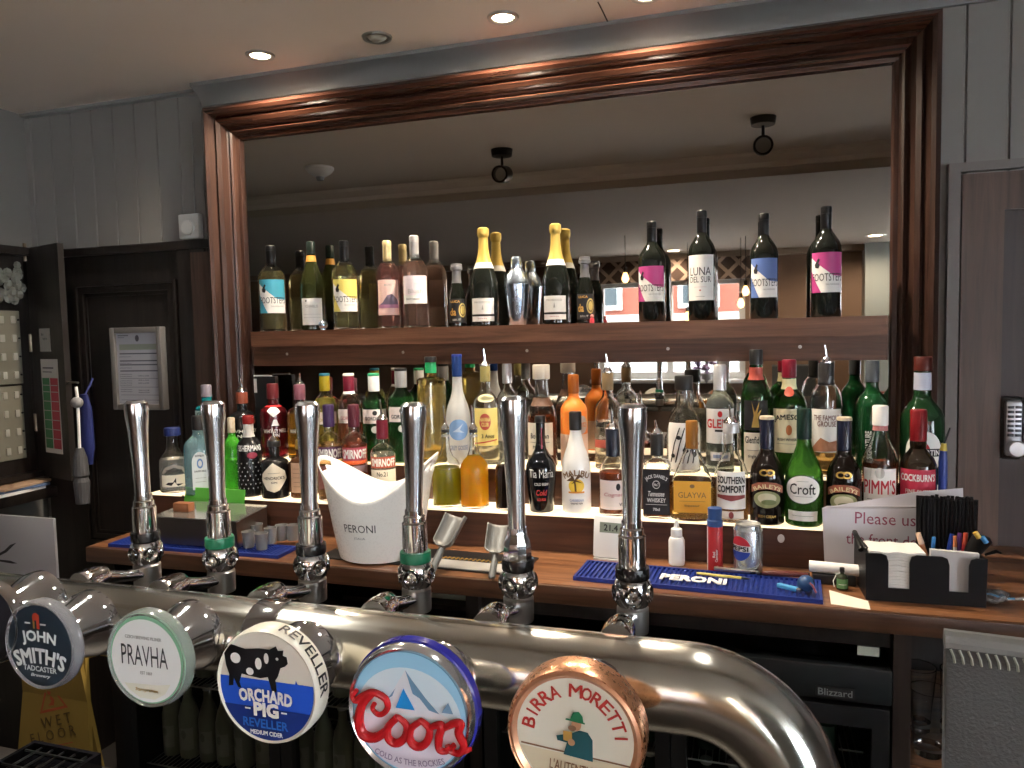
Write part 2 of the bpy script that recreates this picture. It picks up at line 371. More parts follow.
# hanging ring spotlights and smoke alarm (seen in the mirror)
DKM = mat('dark_bronze', (.03, .024, .02), .4, .6)
for x, y, lb in ((-1.173, 1.05, 'dark ring spotlight hanging from the ceiling, left one in the mirror'), (.058, 1.15, 'dark ring spotlight hanging from the ceiling, right one in the mirror')):
    t = thing('ring_spotlight', lb, 'light', (x, y, CZ), 0, 'ring spotlights on the ceiling')
    MB().lathe([(0, -.035), (.05, -.032), (.055, 0), (0, 0)], 24).build('ceiling_rose', DKM, t)
    MB().tube([(0, 0, -.03), (0, 0, -.08)], .007, 8).build('stem', DKM, t)
    M_ = Matrix.Translation((0, 0, -.12)) @ Matrix.Rotation(R(80), 4, 'X')
    MB().lathe([(.032, -.045), (.042, -.045), (.042, .045), (.032, .045)], 26, M=M_, close=True).build('lamp_ring', DKM, t)
    MB().lathe([(0, -.012), (.032, -.012), (.032, .012), (0, .012)], 22, M=M_).build('lens', mat('frosted_lens', (.4, .37, .33), .4), t)
    l = D.lights.new('spot_beam', 'SPOT'); l.energy = RS_E*(.85 if x < -.5 else .28); l.color = (1, .93, .82); l.spot_size = R(120); l.spot_blend = .6; l.shadow_soft_size = .04
    o = D.objects.new('spot_beam', l); COL.objects.link(o); o.parent = t; o.location = (0, -.03, -.175); o.rotation_euler = (R(4), 0, 0)
t = thing('smoke_alarm', 'white smoke alarm on the ceiling, seen at the left of the mirror', 'smoke alarm', (-2.2, 1.06, CZ))
MB().lathe([(0, -.05), (.03, -.05), (.06, -.03), (.075, -.012), (.075, 0), (0, 0)], 26).build('body', WHITE, t)
MB().lathe([(0, -.07), (.018, -.068), (.022, -.05), (0, -.05)], 16).build('sensor', mat('grey_plastic', (.25, .25, .25), .4), t)
# pendant bulbs by the far window
for x, y, z, lb in ((-.98, -1.6, 1.98, 'glowing bare pendant bulb, leftmost of those in the mirror'), (-.53, -2.3, 1.66, 'bare pendant bulb hanging before the window, behind the magenta-labelled wine in the mirror'),
                    (-.03, -2.1, 1.86, 'glowing pendant bulb beside the blue-labelled wine, upper of the pair in the mirror'), (-.07, -2.2, 1.76, 'glowing pendant bulb beside the blue-labelled wine, lower of the pair in the mirror')):
    t = thing('pendant_bulb', lb, 'light', (x, y, z), 0, 'pendant bulbs by the far window')
    MB().tube([(0, 0, .1), (0, 0, CZ2-z)], .003, 6).build('flex', BLACK, t)
    MB().lathe([(0, .055), (.015, .055), (.015, .1), (0, .1)], 14).build('holder', DKM, t)
    MB().lathe([(0, -.03), (.018, -.024), (.03, 0), (.026, .025), (.014, .05), (.014, .058), (0, .058)], 18).build('bulb', mat('warm_bulb', (1, .7, .4), .3, emit=(1, .55, .18), es=9), t)
# ------------------------------------------------------------------ the framed mirror
SZ2, SZ1, KZ = EYE-.394, EYE-.5016, EYE-.607       # upper step, lower step, counter top
Y1, Y2, YK = 2.0, 2.11, 1.7206                      # riser faces and counter edge
mi = thing('bar_mirror', 'big bar-back mirror in a deep moulded dark wooden frame', 'mirror', (0, YM, SZ2))
iL, iR, iT = -1.735, .374, EYE+.7155
oL, oR, oT = -1.83, .479, EYE+.8217
zb = SZ2-.02
prof = [(0, -.006), (.004, -.018), (.016, -.020), (.020, -.034), (.026, -.040), (.036, -.030), (.042, -.036), (.050, -.058), (.062, -.068), (.070, -.058), (.074, -.064), (.082, -.084), (.092, -.092), (.100, -.086), (.106, -.080), (.106, .0)]
W_ = .1055
def miter(side):
    bm_ = MB(); a, c = [], []
    for (u, y) in prof+[(0, 0)]:
        if side == 'T': a.append((iL-u, y, iT+u-SZ2)); c.append((iR+u, y, iT+u-SZ2))
        elif side == 'L': a.append((iL-u, y, zb-SZ2)); c.append((iL-u, y, iT+u-SZ2))
        else: a.append((iR+u, y, zb-SZ2)); c.append((iR+u, y, iT+u-SZ2))
    va = [bm_.bm.verts.new(p) for p in a]; vc = [bm_.bm.verts.new(p) for p in c]; n = len(va)
    bm_.bm.faces.new(va); bm_.bm.faces.new(list(reversed(vc)))
    for k in range(n): bm_.bm.faces.new((va[k], vc[k], vc[(k+1) % n], va[(k+1) % n]))
    return bm_
FRAMEW = wood('frame_mahogany', (.024, .009, .006), (.080, .030, .017), 'X', 8, .24, .4)
FRAMEWZ = wood('frame_mahogany_upright', (.020, .0095, .007), (.060, .029, .020), 'Z', 8, .36, .0, spec=.32)
miter('T').build('top_rail', FRAMEW, mi, 25); miter('L').build('side_stile', FRAMEWZ, mi, 25); miter('R').build('side_stile', FRAMEWZ, mi, 25)
MB().box(iL-.01, iR+.01, -.004, .006, 0, iT-SZ2+.01).build('mirror_glass', mat('smoked_mirror', (.475, .45, .415), .012, 1), mi)
# shelf across the mirror
sh_t, sh_b = EYE+.0302, EYE-.0877
b = MB().prism([(-1.639, 2.2), (.350, 2.2), (.372, YM-.012), (-1.73, YM-.012)], lambda x, y: (x, y, sh_b), lambda x, y: (x, y, sh_t))
sh = thing('bottle_shelf', 'thick brown wooden shelf running across the mirror, wines on top', 'shelf', (-.65, 2.2, sh_b))
o_ = Vector((-.65, 2.2, sh_b)); b.bm.free()
mid = sh_t-.052
def shp(dy, z0, z1): return MB().prism([(-1.639+dy*.8, 2.2+dy), (.350+dy*.2, 2.2+dy), (.372, YM-.012), (-1.73, YM-.012)], lambda x, y: (x-o_.x, y-o_.y, z0-o_.z), lambda x, y: (x-o_.x, y-o_.y, z1-o_.z))
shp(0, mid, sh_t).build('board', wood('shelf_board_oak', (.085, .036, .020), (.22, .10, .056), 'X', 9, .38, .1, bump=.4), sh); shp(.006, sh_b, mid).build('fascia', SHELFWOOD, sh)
for px in (287, 403, 527, 668, 800): 
    p = pt(px, 354+(px-288)*-.014, Y=2.206)-o_; MB().lathe([(0, -.002), (.004, -.0015), (.005, 0), (0, 0)], 12, M=Matrix.Translation(p) @ Matrix.Rotation(R(-90), 4, 'X') @ Matrix.Diagonal((1, 1, 1, 1))).build('screw_cap', STEEL, sh)
# ------------------------------------------------------------------ lit steps and counter
LIT = mat('lit_acrylic', (.9, .85, .75), .35, emit=(1, .76, .46), es=LED)
st = thing('bottle_step', 'lower wooden bottle step with a glowing top, on the counter', 'display step', (0, Y1, KZ))
MB().box(-1.915, .50, 0, .018, 0, SZ1-KZ-.006).build('riser_board', RISERWOOD, st)
MB().box(-1.915, .405, 0, Y2-Y1, SZ1-KZ-.006, SZ1-KZ).build('lit_top', LIT, st); MB().box(.405, .50, 0, Y2-Y1, SZ1-KZ-.006, SZ1-KZ).box(.482, .50, .018, YM-Y1, 0, SZ1-KZ-.006).build('end_board', TOPWOOD, st)
MB().box(-1.915, -1.897, .018, YM-Y1, 0, SZ1-KZ-.006).build('end_board', RISERWOOD, st)
for_left = -1.668
st2 = thing('bottle_step', 'upper wooden bottle step with a glowing top, against the mirror', 'display step', (0, Y2, SZ1))
MB().box(for_left, .365, 0, .018, -.1, SZ2-SZ1-.006).build('riser_board', RISERWOOD, st2)
MB().box(for_left, .365, 0, YM-Y2-.08, SZ2-SZ1-.006, SZ2-SZ1).build('lit_top', LIT, st2)
MB().box(for_left, .365, YM-Y2-.08, YM-Y2-.006, SZ2-SZ1-.012, SZ2-SZ1).build('back_ledge', RISERWOOD, st2)
MB().box(-1.915, for_left-.002, .0, YM-Y2, -.006, 0).build('ledge', RISERWOOD, st2)
MB().box(.367, .50, .0, YM-Y2, -.006, 0).build('ledge', RISERWOOD, st2)
ct = thing('counter_top', 'long brown wooden counter along the back of the bar', 'counter', (-.15, YK, KZ-.045))
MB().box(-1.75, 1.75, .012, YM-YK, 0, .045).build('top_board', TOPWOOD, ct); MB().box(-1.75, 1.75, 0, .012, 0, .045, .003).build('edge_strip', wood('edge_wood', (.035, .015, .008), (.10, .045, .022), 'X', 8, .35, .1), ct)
cb = thing('back_bar_cabinet', 'dark wooden carcass under the back counter with upright posts and open bays', 'cabinet', (0, YK, 0))
CH = KZ-.045
MB().box(-1.88, 1.55, .58, .60, 0, CH).build('back_panel', BLACKWOOD, cb)
for x in (-1.88, -.70, .30, 1.53): MB().box(x, x+.035, .05, .58, 0, CH).build('post', wood('post_wood', (.018, .011, .009), (.04, .024, .019), 'Z', 8, .4) if x > 0 else BLACKWOOD, cb)
MB().box(.337, 1.53, .06, .58, .55, .575).build('shelf', TOPWOOD, cb)
MB().box(-.66, .295, .06, .075, .835, CH).build('rail', BLACKWOOD, cb); MB().box(-1.84, 1.53, .1, .575, 0, .055).build('plinth', BLACKWOOD, cb)
MB().box(-1.10, -.72, .12, .5, .80, .812).build('shelf', BLACKWOOD, cb)
p = pt(471, 612, Z=.742)
tag(MB().box(-.86, -.74, 1.88, 1.95, .8125, .828, .006).build('soap_dish', mat('pale_dish', (.35, .42, .36), .5)), 'small pale dish on the dark shelf under the counter', 'dish')
# glass-door fridges
FG = glass('fridge_glass', (.82, .86, .86), 0, 1.15)
def fridge(x0, x1, label):
    t = thing('bottle_fridge', label, 'fridge', ((x0+x1)/2, YK+.03, .06), 0, 'under-counter bottle fridges'); w = x1-x0
    b = MB(); b.box(-w/2, -w/2+.03, .045, .5, 0, .72).box(w/2-.03, w/2, .045, .5, 0, .72).box(-w/2+.03, w/2-.03, .045, .5, .68, .72).box(-w/2+.03, w/2-.03, .045, .5, 0, .04).box(-w/2+.03, w/2-.03, .47, .5, .04, .68)
    b.build('cabinet', mat('fridge_black', (.012, .013, .014), .35), t)
    MB().box(-w/2, w/2, 0, .045, .655, .735, .004).build('control_panel', mat('fridge_grey', (.014, .016, .017), .35, spec=.3), t)
    for s in (-1, 1):
        a, c = (-w/2+.004, -.002) if s < 0 else (.002, w/2-.004)
        b = MB().box(a, a+.035, 0, .04, .01, .645).box(c-.035, c, 0, .04, .01, .645).box(a+.035, c-.035, 0, .04, .60, .645).box(a+.035, c-.035, 0, .04, .01, .05)
        d = b.build('door', BLACK, t)
        MB().box(a+.034, c-.034, .018, .022, .05, .60).build('glass_pane', FG, d)
        hx = c-.05 if s < 0 else a+.05
    for z in (.17, .44):
        b = MB()
        for k in range(int(w/.016)-4): x = -w/2+.04+k*.016; b.tube([(x, .06, z), (x, .45, z)], .0014, 5)
        for y in (.06, .2, .45): b.tube([(-w/2+.03, y, z-.002), (w/2-.03, y, z-.002)], .0025, 6)
        b.build('wire_shelf', ALU, t)
    return t
f2 = fridge(-.655, .295, 'black glass-door bottle fridge under the right of the counter, maker plate on its door')
f1 = fridge(-1.83, -.705, 'black glass-door bottle fridge under the left of the counter')
p = pt(835, 692, Y=YK+.028)
pl_ = MB().box(-.040, .040, -.003, 0, -.011, .011).build('name_plate', BLACK, f2, loc=p-f2.location)
art([('T', 'Blizzard', mat('silver_print', (.22, .23, .23), .4), 0, 0, 1.7, .7, {'bold': .01})], .082, .022, lambda x, y, l: Vector((x, -.003-l*.0004, y)), first=pl_)
tag(MB().box(-.022, .022, -.003, 0, -.010, .010).build('price_tag', mat('tag_paper', (.45, .48, .40), .6), loc=pt(862, 651, Y=YK+.10)), 'small pale tag stuck in the dark gap above the fridge', 'tag')
D.objects['price_tag'].location = pt(868, 651, Y=YK+.059)
# beers and cans in the fridges
BG = glass('beer_green', (.05, .22, .10), .02); 
def beer(x, y, z, lb, gm, dot=True):
    LBM, DOT = (mat('label_green', (.10, .20, .15), .6), RED) if dot else (mat('label_pale', (.30, .30, .24), .6), mat('label_buff', (.2, .2, .15), .6))
    t = thing('beer_bottle', lb, 'bottle', (x, y, z), 0, 'beer bottles in the fridges')
    MB().lathe([(0, 0), (.029, 0), (.031, .005), (.031, .13), (.024, .16), (.013, .19), (.012, .225), (0, .225)], 18).build('glass_body', gm, t)
    MB().lathe([(0, .222), (.0145, .222), (.0145, .233), (0, .235)], 16).build('cap', STEEL, t)
    art([('P', RECT, LBM), ('P', ell(-.2, .72, .32, .2), DOT)], .05, .07, lambda x, y, l: Vector(((.0312+l*.0003)*math.sin(x/.0312), -(.0312+l*.0003)*math.cos(x/.0312), .03+y)), parent=t, curve=.006)
    return t
OL = glass('beer_brown', (.14, .07, .02), .02)
k = 0
first = None
for fx, n, zz, gm, lb in ((-.60, 12, .06+.443, mat('beer_green_gloss', (.02, .06, .035), .1), 'green beer bottle with a red spot on its label, upper shelf of the right fridge'),
                  (-1.77, 14, .06+.443, mat('beer_pale_can', (.22, .22, .16), .3), 'pale olive beer bottle on the upper shelf of the left fridge'),
                  (-.60, 12, .06+.173, mat('beer_green_gloss', (.02, .06, .035), .1), 'green beer bottle on the lower shelf of the right fridge'),
                  (-1.77, 14, .06+.173, mat('beer_pale_can', (.22, .22, .16), .3), 'pale olive beer bottle on the lower shelf of the left fridge')):
    src = None
    for i in range(n):
        if zz < .4 and fx > -1 and i < 4: pass
        loc = (fx+.01+i*.069+random.uniform(-.004, .004), YK+.03+.13, zz)
        if src is None: src = beer(*loc, lb, gm, fx > -1)
        else: dup(src, loc, (0, 0, random.uniform(-.4, .4)))
# pint glasses in the open bay on the right
src = None
for i in range(4):
    for j in range(2):
        loc = (.385+i*.088, YK+.12+j*.12, .5755)
        if src is None:
            src = tag(MB().lathe([(0, 0), (.028, 0), (.031, .02), (.041, .15), (.0385, .15), (.029, .022), (0, .012)], 22).build('pint_glass', glass('clear_glass', (.97, .98, .97))), 'clear pint glass on the open shelf right of the fridge', 'glass', 'pint glasses under the counter'); src.location = loc
        else: dup(src, loc)
# ------------------------------------------------------------------ customer bar, font, taps, badges
bc = thing('bar_counter', 'front bar counter below the chrome font', 'bar', (-.6, .5, 0))
MB().box(-1.9, 1.9, -.30, .295, .905, .95, .008).build('bar_top', BLACKWOOD, bc); MB().box(-1.85, 1.85, -.22, .24, 0, .905).build('front_panel', BLACKWOOD, bc)
PY, PZ, PR = .763, EYE-.364, .0455
bf = thing('beer_font', 'long scuffed chrome pipe of the beer font with its curved right end', 'beer font', (-.06, PY, .95))
xc, Rb = -.06, .105; zc = PZ-Rb
pts = [(-2.2+i*.1, 0) for i in range(21)]
pts = [(x, PZ) for x, _ in pts if x < xc-.02]+[(xc+Rb*math.sin(a*PI/2/16), zc+Rb*math.cos(a*PI/2/16)) for a in range(17)]+[(xc+Rb, .955)]
MB().tube([(x-bf.location.x, 0, z-.95) for x, z in pts], PR, 40).build('pipe', PIPE, bf)
MB().lathe([(.045, 0), (.075, 0), (.075, .006), (.047, .012)], 32, M=Matrix.Translation((Rb, 0, 0)), close=True).build('foot_flange', CHROME, bf)
for px in (264,):
    p = pt(px, 606, Y=PY-.02)
    MB().lathe([(PR-.002, -.019), (PR+.0022, -.019), (PR+.0032, -.016), (PR+.0032, .016), (PR+.0022, .019), (PR-.002, .019)], 40, M=Matrix.Translation((p.x-bf.location.x, 0, PZ-.95)) @ Matrix.Rotation(PI/2, 4, 'Y'), close=True).build('joint_sleeve', CHROME, bf)
BADGE = [(-14, 624), (39, 646), (146, 660), (266, 687), (408, 713), (574, 737)]; BF = .640
BX = [pt(x, y, Y=BF) for x, y in BADGE]
for p, th_ in zip(BX, (.014, .014, .014, .022, .027, .026)):
    MB().lathe([(.0, .0), (.029, 0), (.030, .012), (.034, .030), (.039, .046), (.0415, .054), (.0415, .066), (0, .066)], 36, M=Matrix.Translation((p.x-bf.location.x, BF+th_+(.0055 if th_ < .02 else .0065)-PY, p.z-.95)) @ Matrix.Diagonal((1, (.711-BF-th_)/.066, 1, 1)) @ Matrix.Rotation(R(-90), 4, 'X')).build('badge_stub', CHROME, bf)
# taps: seen from behind, one paddle handle each
TAPX = [(148, 582), (222, 590), (313, 596), (417, 606), (519, 622), (633, 628)]
GREENR = mat('green_collar', (.012, .17, .085), .3); BLKR = mat('black_collar', (.012, .012, .014), .25)
DIMP = mat('grey_dimple', (.35, .36, .38), .12, 1)
def tap(i, label, ring, tall=0, lean=0):
    p = pt(*TAPX[i], Y=.9); z0 = EYE-.366
    t = thing('beer_tap', label, 'beer tap', (p.x, .9, z0), 0, 'beer taps along the font')
    b = MB().lathe([(0, 0), (.019, 0), (.0195, .003), (.0195, .030), (.017, .033), (0, .033)], 28); b.build('base_block', STEEL, t)
    b = MB().lathe([(.0, .031), (.017, .031), (.0215, .038), (.0228, .050), (.0215, .062), (.018, .068), (0, .068)], 30); bo = b.build('valve_body', CHROME, t)
    for k in range(5):
        a = R(-90+72*k+ (10 if i % 2 else -14))
        M_ = Matrix.Translation((.0212*math.cos(a), .0212*math.sin(a), .050)) @ Matrix.Rotation(a, 4, 'Z') @ Matrix.Rotation(PI/2, 4, 'Y')
        MB().lathe([(0, -.0006), (.0085, .0012), (.0100, .0024), (.0108, .0010), (.0108, -.003), (0, -.003)], 18, M=M_).build('dimple', CHROME if k % 2 else DIMP, bo)
    MB().lathe([(.0, .067), (.0202, .067), (.0208, .069), (.0208, .079), (.0202, .081), (0, .081)], 30).build('collar', ring, t)
    if tall: b = MB().lathe([(0, .081), (.0185, .081), (.0185, .094), (.0170, .104), (.0135, .112), (.0125, .121), (0, .121)], 10)
    else: b = MB().lathe([(0, .081), (.0168, .081), (.0168, .119), (.0145, .1215), (.0145, .128), (.0125, .130), (.0125, .137), (0, .137)], 28)
    b.build('sleeve', CHROME, t, 20 if tall else 35)
    zb_ = .119 if tall else .135
    H_ = .280+(.009 if tall else 0); L_ = H_-zb_
    pr = [(0, zb_), (.0112, zb_), (.0112, zb_+.012), (.0122, zb_+.35*L_), (.0150, zb_+.70*L_), (.0172, H_-.024), (.0178, H_-.012), (.0170, H_-.004), (.013, H_), (0, H_+.0008)]
    h = MB().lathe(pr, 32, sy=.92 if not tall else .85, sqr=.0113).build('handle', HANDLE, t); h.rotation_euler = (0, R(lean), 0)
    if lean: h.location = (-math.sin(R(lean))*.12, 0, .12*(1-math.cos(R(lean))))
    # arm from the font to the tap
    b = MB().tube([(0, -.010, .018), (0, -.040, .024), (0, -.066, .031), (0, -.092, .038)], [.0105, .0085, .0095, .013], 16); ar = b.build('arm', CHROME, t)
    MB().lathe([(0, 0), (.0185, 0), (.0185, .016), (.0165, .020), (.0165, .030), (.0130, .042), (0, .043)], 22, M=Matrix.Translation((0, -.120, .036)) @ Matrix.Rotation(R(-86), 4, 'X')).build('ferrule', CHROME, ar)
    MB().lathe([(0, -.03), (.008, -.03), (.010, -.012), (.014, 0), (0, 0)], 18).build('spout', mat('copper_spout', (.35, .2, .12), .25, 1), t)
for a in ((0, 'leftmost chrome beer tap with a black collar', BLKR, 0, -1.6), (1, 'second chrome beer tap from the left, with a green collar, before the green card', GREENR, 0, -.2),
          (2, 'chrome beer tap with a black collar, before the left edge of the ice bucket', BLKR, 0, 1.0), (3, 'chrome beer tap with a green collar, before the right side of the ice bucket', GREENR, 0, 1.4),
          (4, 'tall chrome beer tap with a tapered sleeve and black collar, beside the ice scoops', BLKR, 1, -.8), (5, 'rightmost chrome beer tap, black collar, before the blue bar mat', BLKR, 0, .8)): tap(*a)
# badges
def badge(i, d, label, rim_m, th=.014, lens=True, front=BF, extra=None):
    p = BX[i]; t = thing('tap_badge', label, 'beer badge', (p.x, front, p.z), 0, 'round badges on the font')
    r = d/2; M_ = Matrix.Rotation(R(-90), 4, 'X')
    MB().lathe([(r-.005, .0005), (r-.002, -.0015), (r, .003), (r+.0005, th*.5), (r, th), (r*.62, th+.006), (.0, th+.006), (0, th-.002), (r-.005, th-.002)], 56, M=M_).build('rim', rim_m, t)
    fc = MB().lathe([(0, .001), (r-.0045, .001), (r-.0045, .003), (0, .003)], 56, M=M_).build('face', extra or WHITE, t)
    return t, fc, r
def bmap(x, y, l): return Vector((x, .001-l*.0004, y))
C_PRINT = lambda n, c: mat(n, c, .4)
# partly seen leftmost badge
badge(0, .10, 'chrome badge cut by the left edge of the photo', CHROME, extra=mat('dark_face', (.02, .02, .025), .3))
# dark badge
CLEAR = mat('clear_rim', (.75, .75, .78), .06, 0, .75, 1.4)
t, fc, r = badge(1, .105, 'dark round badge with white lettering and a clear rim, at the left of the font', CLEAR, extra=mat('slate_blue', (.022, .035, .05), .3))
r -= .005; S = 2*r; LT = mat('light_print', (.72, .76, .74), .45)
art([('P', ell(0, 0, 1, .5, 48), mat('slate_blue', (.022, .035, .05), .3)), ('T', 'JOHN', LT, .0, .10, 1.06, .17, {'bold': .035, 'arc': .14}), ('T', "SMITH'S", LT, 0, -.12, 1.62, .19, {'bold': .04, 'arc': .10}),
     ('T', 'TADCASTER', LT, .0, -.285, 1.05, .065, {'bold': .02}), ('T', 'Brewery', LT, .02, -.37, .62, .05, {'shear': .3}),
     ('P', rect(-.12, .22, -.03, .36), GOLD), ('P', rect(-.03, .22, .10, .40), mat('magnet_red', (.5, .06, .03), .4)), ('P', ell(0, .36, .11, .06), mat('magnet_red', (.5, .06, .03), .4)), ('P', rect(-.03, .215, .03, .33), mat('slate_blue', (.022, .035, .05), .3)),
     ('P', rect(-.34, .28, -.16, .30), LT), ('P', rect(.16, .28, .34, .30), LT)], S, S, bmap, first=fc)
# white badge with green ring
t, fc, r = badge(2, .108, 'white round badge with tall black capitals and a pale green ring', mat('clear_green_rim', (.70, .78, .73), .06, 0, .75, 1.4), extra=mat('green_ring', (.22, .48, .30), .35))
r -= .005; S = 2*r
art([('P', ell(-.02, -.015, .96, .475, 48), mat('badge_white', (.82, .84, .82), .35)), ('T', 'PRAVHA', mat('badge_ink', (.04, .045, .05), .4), -.05, .04, 1.28, .235, {'bold': .004}), ('T', 'CZECH BREWING PILSNER', mat('grey_ink', (.3, .3, .28), .5), -.05, .25, 1.0, .035),
     ('T', 'EST 1869', mat('grey_ink', (.3, .3, .28), .5), 0, -.15, .32, .035), ('P', [(-.62, -.29), (-.2, -.28), (.3, -.27), (.66, -.24), (.5, -.36), (.2, -.44), (-.2, -.44), (-.5, -.36)], mat('badge_cream', (.78, .78, .66), .4)), ('T', 'Staropramen', GOLD, .0, -.345, .62, .05, {'shear': .2})], S, S, bmap, first=fc)
# blue and cream badge with the pig
t, fc, r = badge(3, .122, 'cream and blue round badge with a black pig', mat('cream_rim', (.80, .76, .64), .3), .022, extra=mat('badge_cream2', (.74, .68, .58), .4))
r -= .0045; S = 2*r
BL1, BL2 = C_PRINT('bright_blue', (.02, .10, .62)), C_PRINT('deep_blue', (.012, .035, .22)); WH = C_PRINT('warm_white', (.85, .84, .80))
def cap_below(y0): 
    a = math.asin(y0/.5); return ell(0, 0, 1, .5, 30, PI-a, 2*PI+a)
low = ell(0, 0, 1, .5, 30, PI-math.asin(.06/.5), 2*PI+math.asin(.06/.5))
low2 = ell(0, 0, 1, .5, 30, PI+math.asin(.20/.5), 2*PI-math.asin(.20/.5))
pig = [(-.88, .30), (-.82, .34), (-.70, .37), (-.40, .34), (-.10, .36), (.12, .36), (.26, .40), (.30, .36), (.42, .37), (.40, .32), (.48, .31), (.50, .25), (.44, .22), (.34, .20), (.28, .12), (.22, .08), (.24, -.02), (.16, -.06), (.12, .0), (.06, .10), (-.10, .08), (-.34, .09), (-.50, .10), (-.56, .02), (-.52, -.04), (-.60, -.03), (-.68, .05), (-.70, -.02), (-.80, -.03), (-.78, .08), (-.84, .16), (-.86, .24)]
PIGB = C_PRINT('pig_black', (.01, .01, .012))
items = [('P', ell(0, 0, 1, .5, 48), mat('badge_cream2', (.74, .68, .58), .4)), ('P', low, BL1), ('P', [(.5, .05), (.62, .05), (.64, .10), (.68, .06), (.8, .065), (.6, .0)], BL1), ('P', low2, BL2),
     ('P', pig, PIGB), ('P', ell(-.62, .245, .11, .05), WH), ('P', ell(-.12, .22, .07, .055), WH), ('P', ell(.06, .28, .05, .05), WH), ('P', ell(-.30, .14, .08, .035), WH), ('P', ell(.30, .29, .03, .014), WH),
     ('T', 'ORCHARD', WH, .02, -.07, 1.12, .11, {'bold': .05, 'arc': .25}), ('T', 'PIG', WH, .03, -.20, .50, .12, {'bold': .06}), ('P', rect(-.42, -.21, -.30, -.195), WH), ('P', rect(.36, -.21, .48, -.195), WH),
     ('T', 'REVELLER', C_PRINT('mid_blue', (.03, .16, .60)), .02, -.325, .95, .08, {'bold': .03}), ('T', 'MEDIUM CIDER', WH, .04, -.41, .68, .04, {'bold': .04})]
art(items, S, S, bmap, first=fc)
def rimmap(x, y, l, rr=.0626): a = PI/2-.55-x/rr; q = rr+l*.0003; return Vector((q*math.cos(a), .006+y, q*math.sin(a)))
def rimmap2(x, y, l, rr=.0616): a = .62-x/rr; q = rr+l*.0003; return Vector((q*math.cos(a), 0.0205-(y+.0), q*math.sin(a)))
rb = t.children[0]
art([('T', 'REVELLER', PIGB, 0, 0, 2, 1, {'bold': .01})], .088, .0135, lambda x, y, l: rimmap2(x, .0100-y, l), first=rb, curve=.006)
# blue and silver badge with the red script
t, fc, r = badge(4, .132, 'round badge with a snowy mountain and red raised script', mat('silver_rim', (.72, .73, .76), .12, .9), .027, extra=C_PRINT('ring_blue', (.12, .28, .45)))
MB().lathe([(r+.0004, .011), (r+.0022, .012), (r+.0024, .022), (r+.0004, .024)], 56, M=Matrix.Rotation(R(-90), 4, 'X'), close=True).build('blue_band', mat('royal_blue', (.03, .03, .30), .15, coat=.5), t)
r -= .006; S = 2*r
SKY, SNOW, ROCK = C_PRINT('badge_sky', (.32, .60, .80)), C_PRINT('badge_lilac', (.72, .66, .76)), C_PRINT('badge_rock', (.16, .30, .46))
items = [('P', ell(0, 0, 1, .5, 48), C_PRINT('badge_sky', (.32, .60, .80))), ('P', ell(0, -.045, .93, .42, 44), C_PRINT('badge_pale', (.66, .78, .86))), ('P', ell(0, 0, .97, .485, 30, PI+.1, 2*PI-.1), SNOW),
     ('P', [(-.62, .04), (-.44, .16), (-.32, .12), (-.02, .36), (.10, .28), (.34, .14), (.55, .04), (.8, -.02), (-.8, -.02)], C_PRINT('snow', (.74, .76, .82))), ('P', [(-.02, .36), (.10, .28), (.34, .14), (.56, .03), (.38, .05), (.22, .14), (.10, .17)], ROCK), ('P', [(-.44, .16), (-.32, .12), (-.2, .2), (-.26, .13), (-.36, .10), (-.52, .09)], ROCK), ('P', [(.6, .05), (.72, .14), (.8, .05)], ROCK),
     ('P', [(-.20, .04), (-.05, .21), (.14, .04)], C_PRINT('triangle_blue', (.02, .28, .72))), ('T', 'COLD AS THE ROCKIES', C_PRINT('mauve_ink', (.28, .22, .34)), .02, -.40, 1.25, .05, {'arc': -.10})]
art(items, S, S, bmap, first=fc)
REDG = mat('raised_red', (.55, .015, .02), .2, coat=.4)
def stroke(pp, wd, name='lettering'):
    # smooth the hand-drawn points
    q = [Vector((x, 0, y)) for x, y in pp]; out = []
    for i in range(len(q)-1):
        p0, p1, p2, p3 = q[max(i-1, 0)], q[i], q[i+1], q[min(i+2, len(q)-1)]
        for k in range(6):
            u = k/6; out.append(.5*((2*p1)+(-p0+p2)*u+(2*p0-5*p1+4*p2-p3)*u*u+(-p0+3*p1-3*p2+p3)*u*u*u))
    out.append(q[-1]); n = len(out)
    rr = [wd*(.7+.3*math.sin(PI*min(1, i/n*1.2))) for i in range(n)]
    b = MB().tube([(v.x*r, -.004, v.z*r) for v in out], rr, 10); return b.build(name, REDG, fc)
stroke([(-.88, .30), (-.96, .20), (-.90, .12), (-.78, .22), (-.58, .30), (-.36, .22), (-.34, .05), (-.48, -.06), (-.60, .02), (-.56, .12)], .0035)
stroke([(-.58, .30), (-.78, .08), (-.86, -.2), (-.80, -.42), (-.62, -.47), (-.42, -.36), (-.28, -.18), (-.16, -.06)], .0052)
for cx in (-.14, .26):
    stroke([(cx-.02, -.07), (cx-.18, -.22), (cx-.20, -.42), (cx-.06, -.50), (cx+.10, -.38), (cx+.14, -.18), (cx+.02, -.07), (cx-.02, -.07)], .0042)
stroke([(.08, -.20), (.16, -.14), (.24, -.10)], .003)
stroke([(.40, -.16), (.52, -.10), (.62, -.10), (.56, -.30), (.56, -.48), (.68, -.50), (.82, -.38)], .0042)
stroke([(.60, -.16), (.72, -.08), (.84, -.02), (.94, -.02), (.90, -.18), (.98, -.36), (.90, -.50), (.74, -.48), (.70, -.40)], .0042)
stroke([(.90, -.50), (1.02, -.44), (1.10, -.40)], .003)
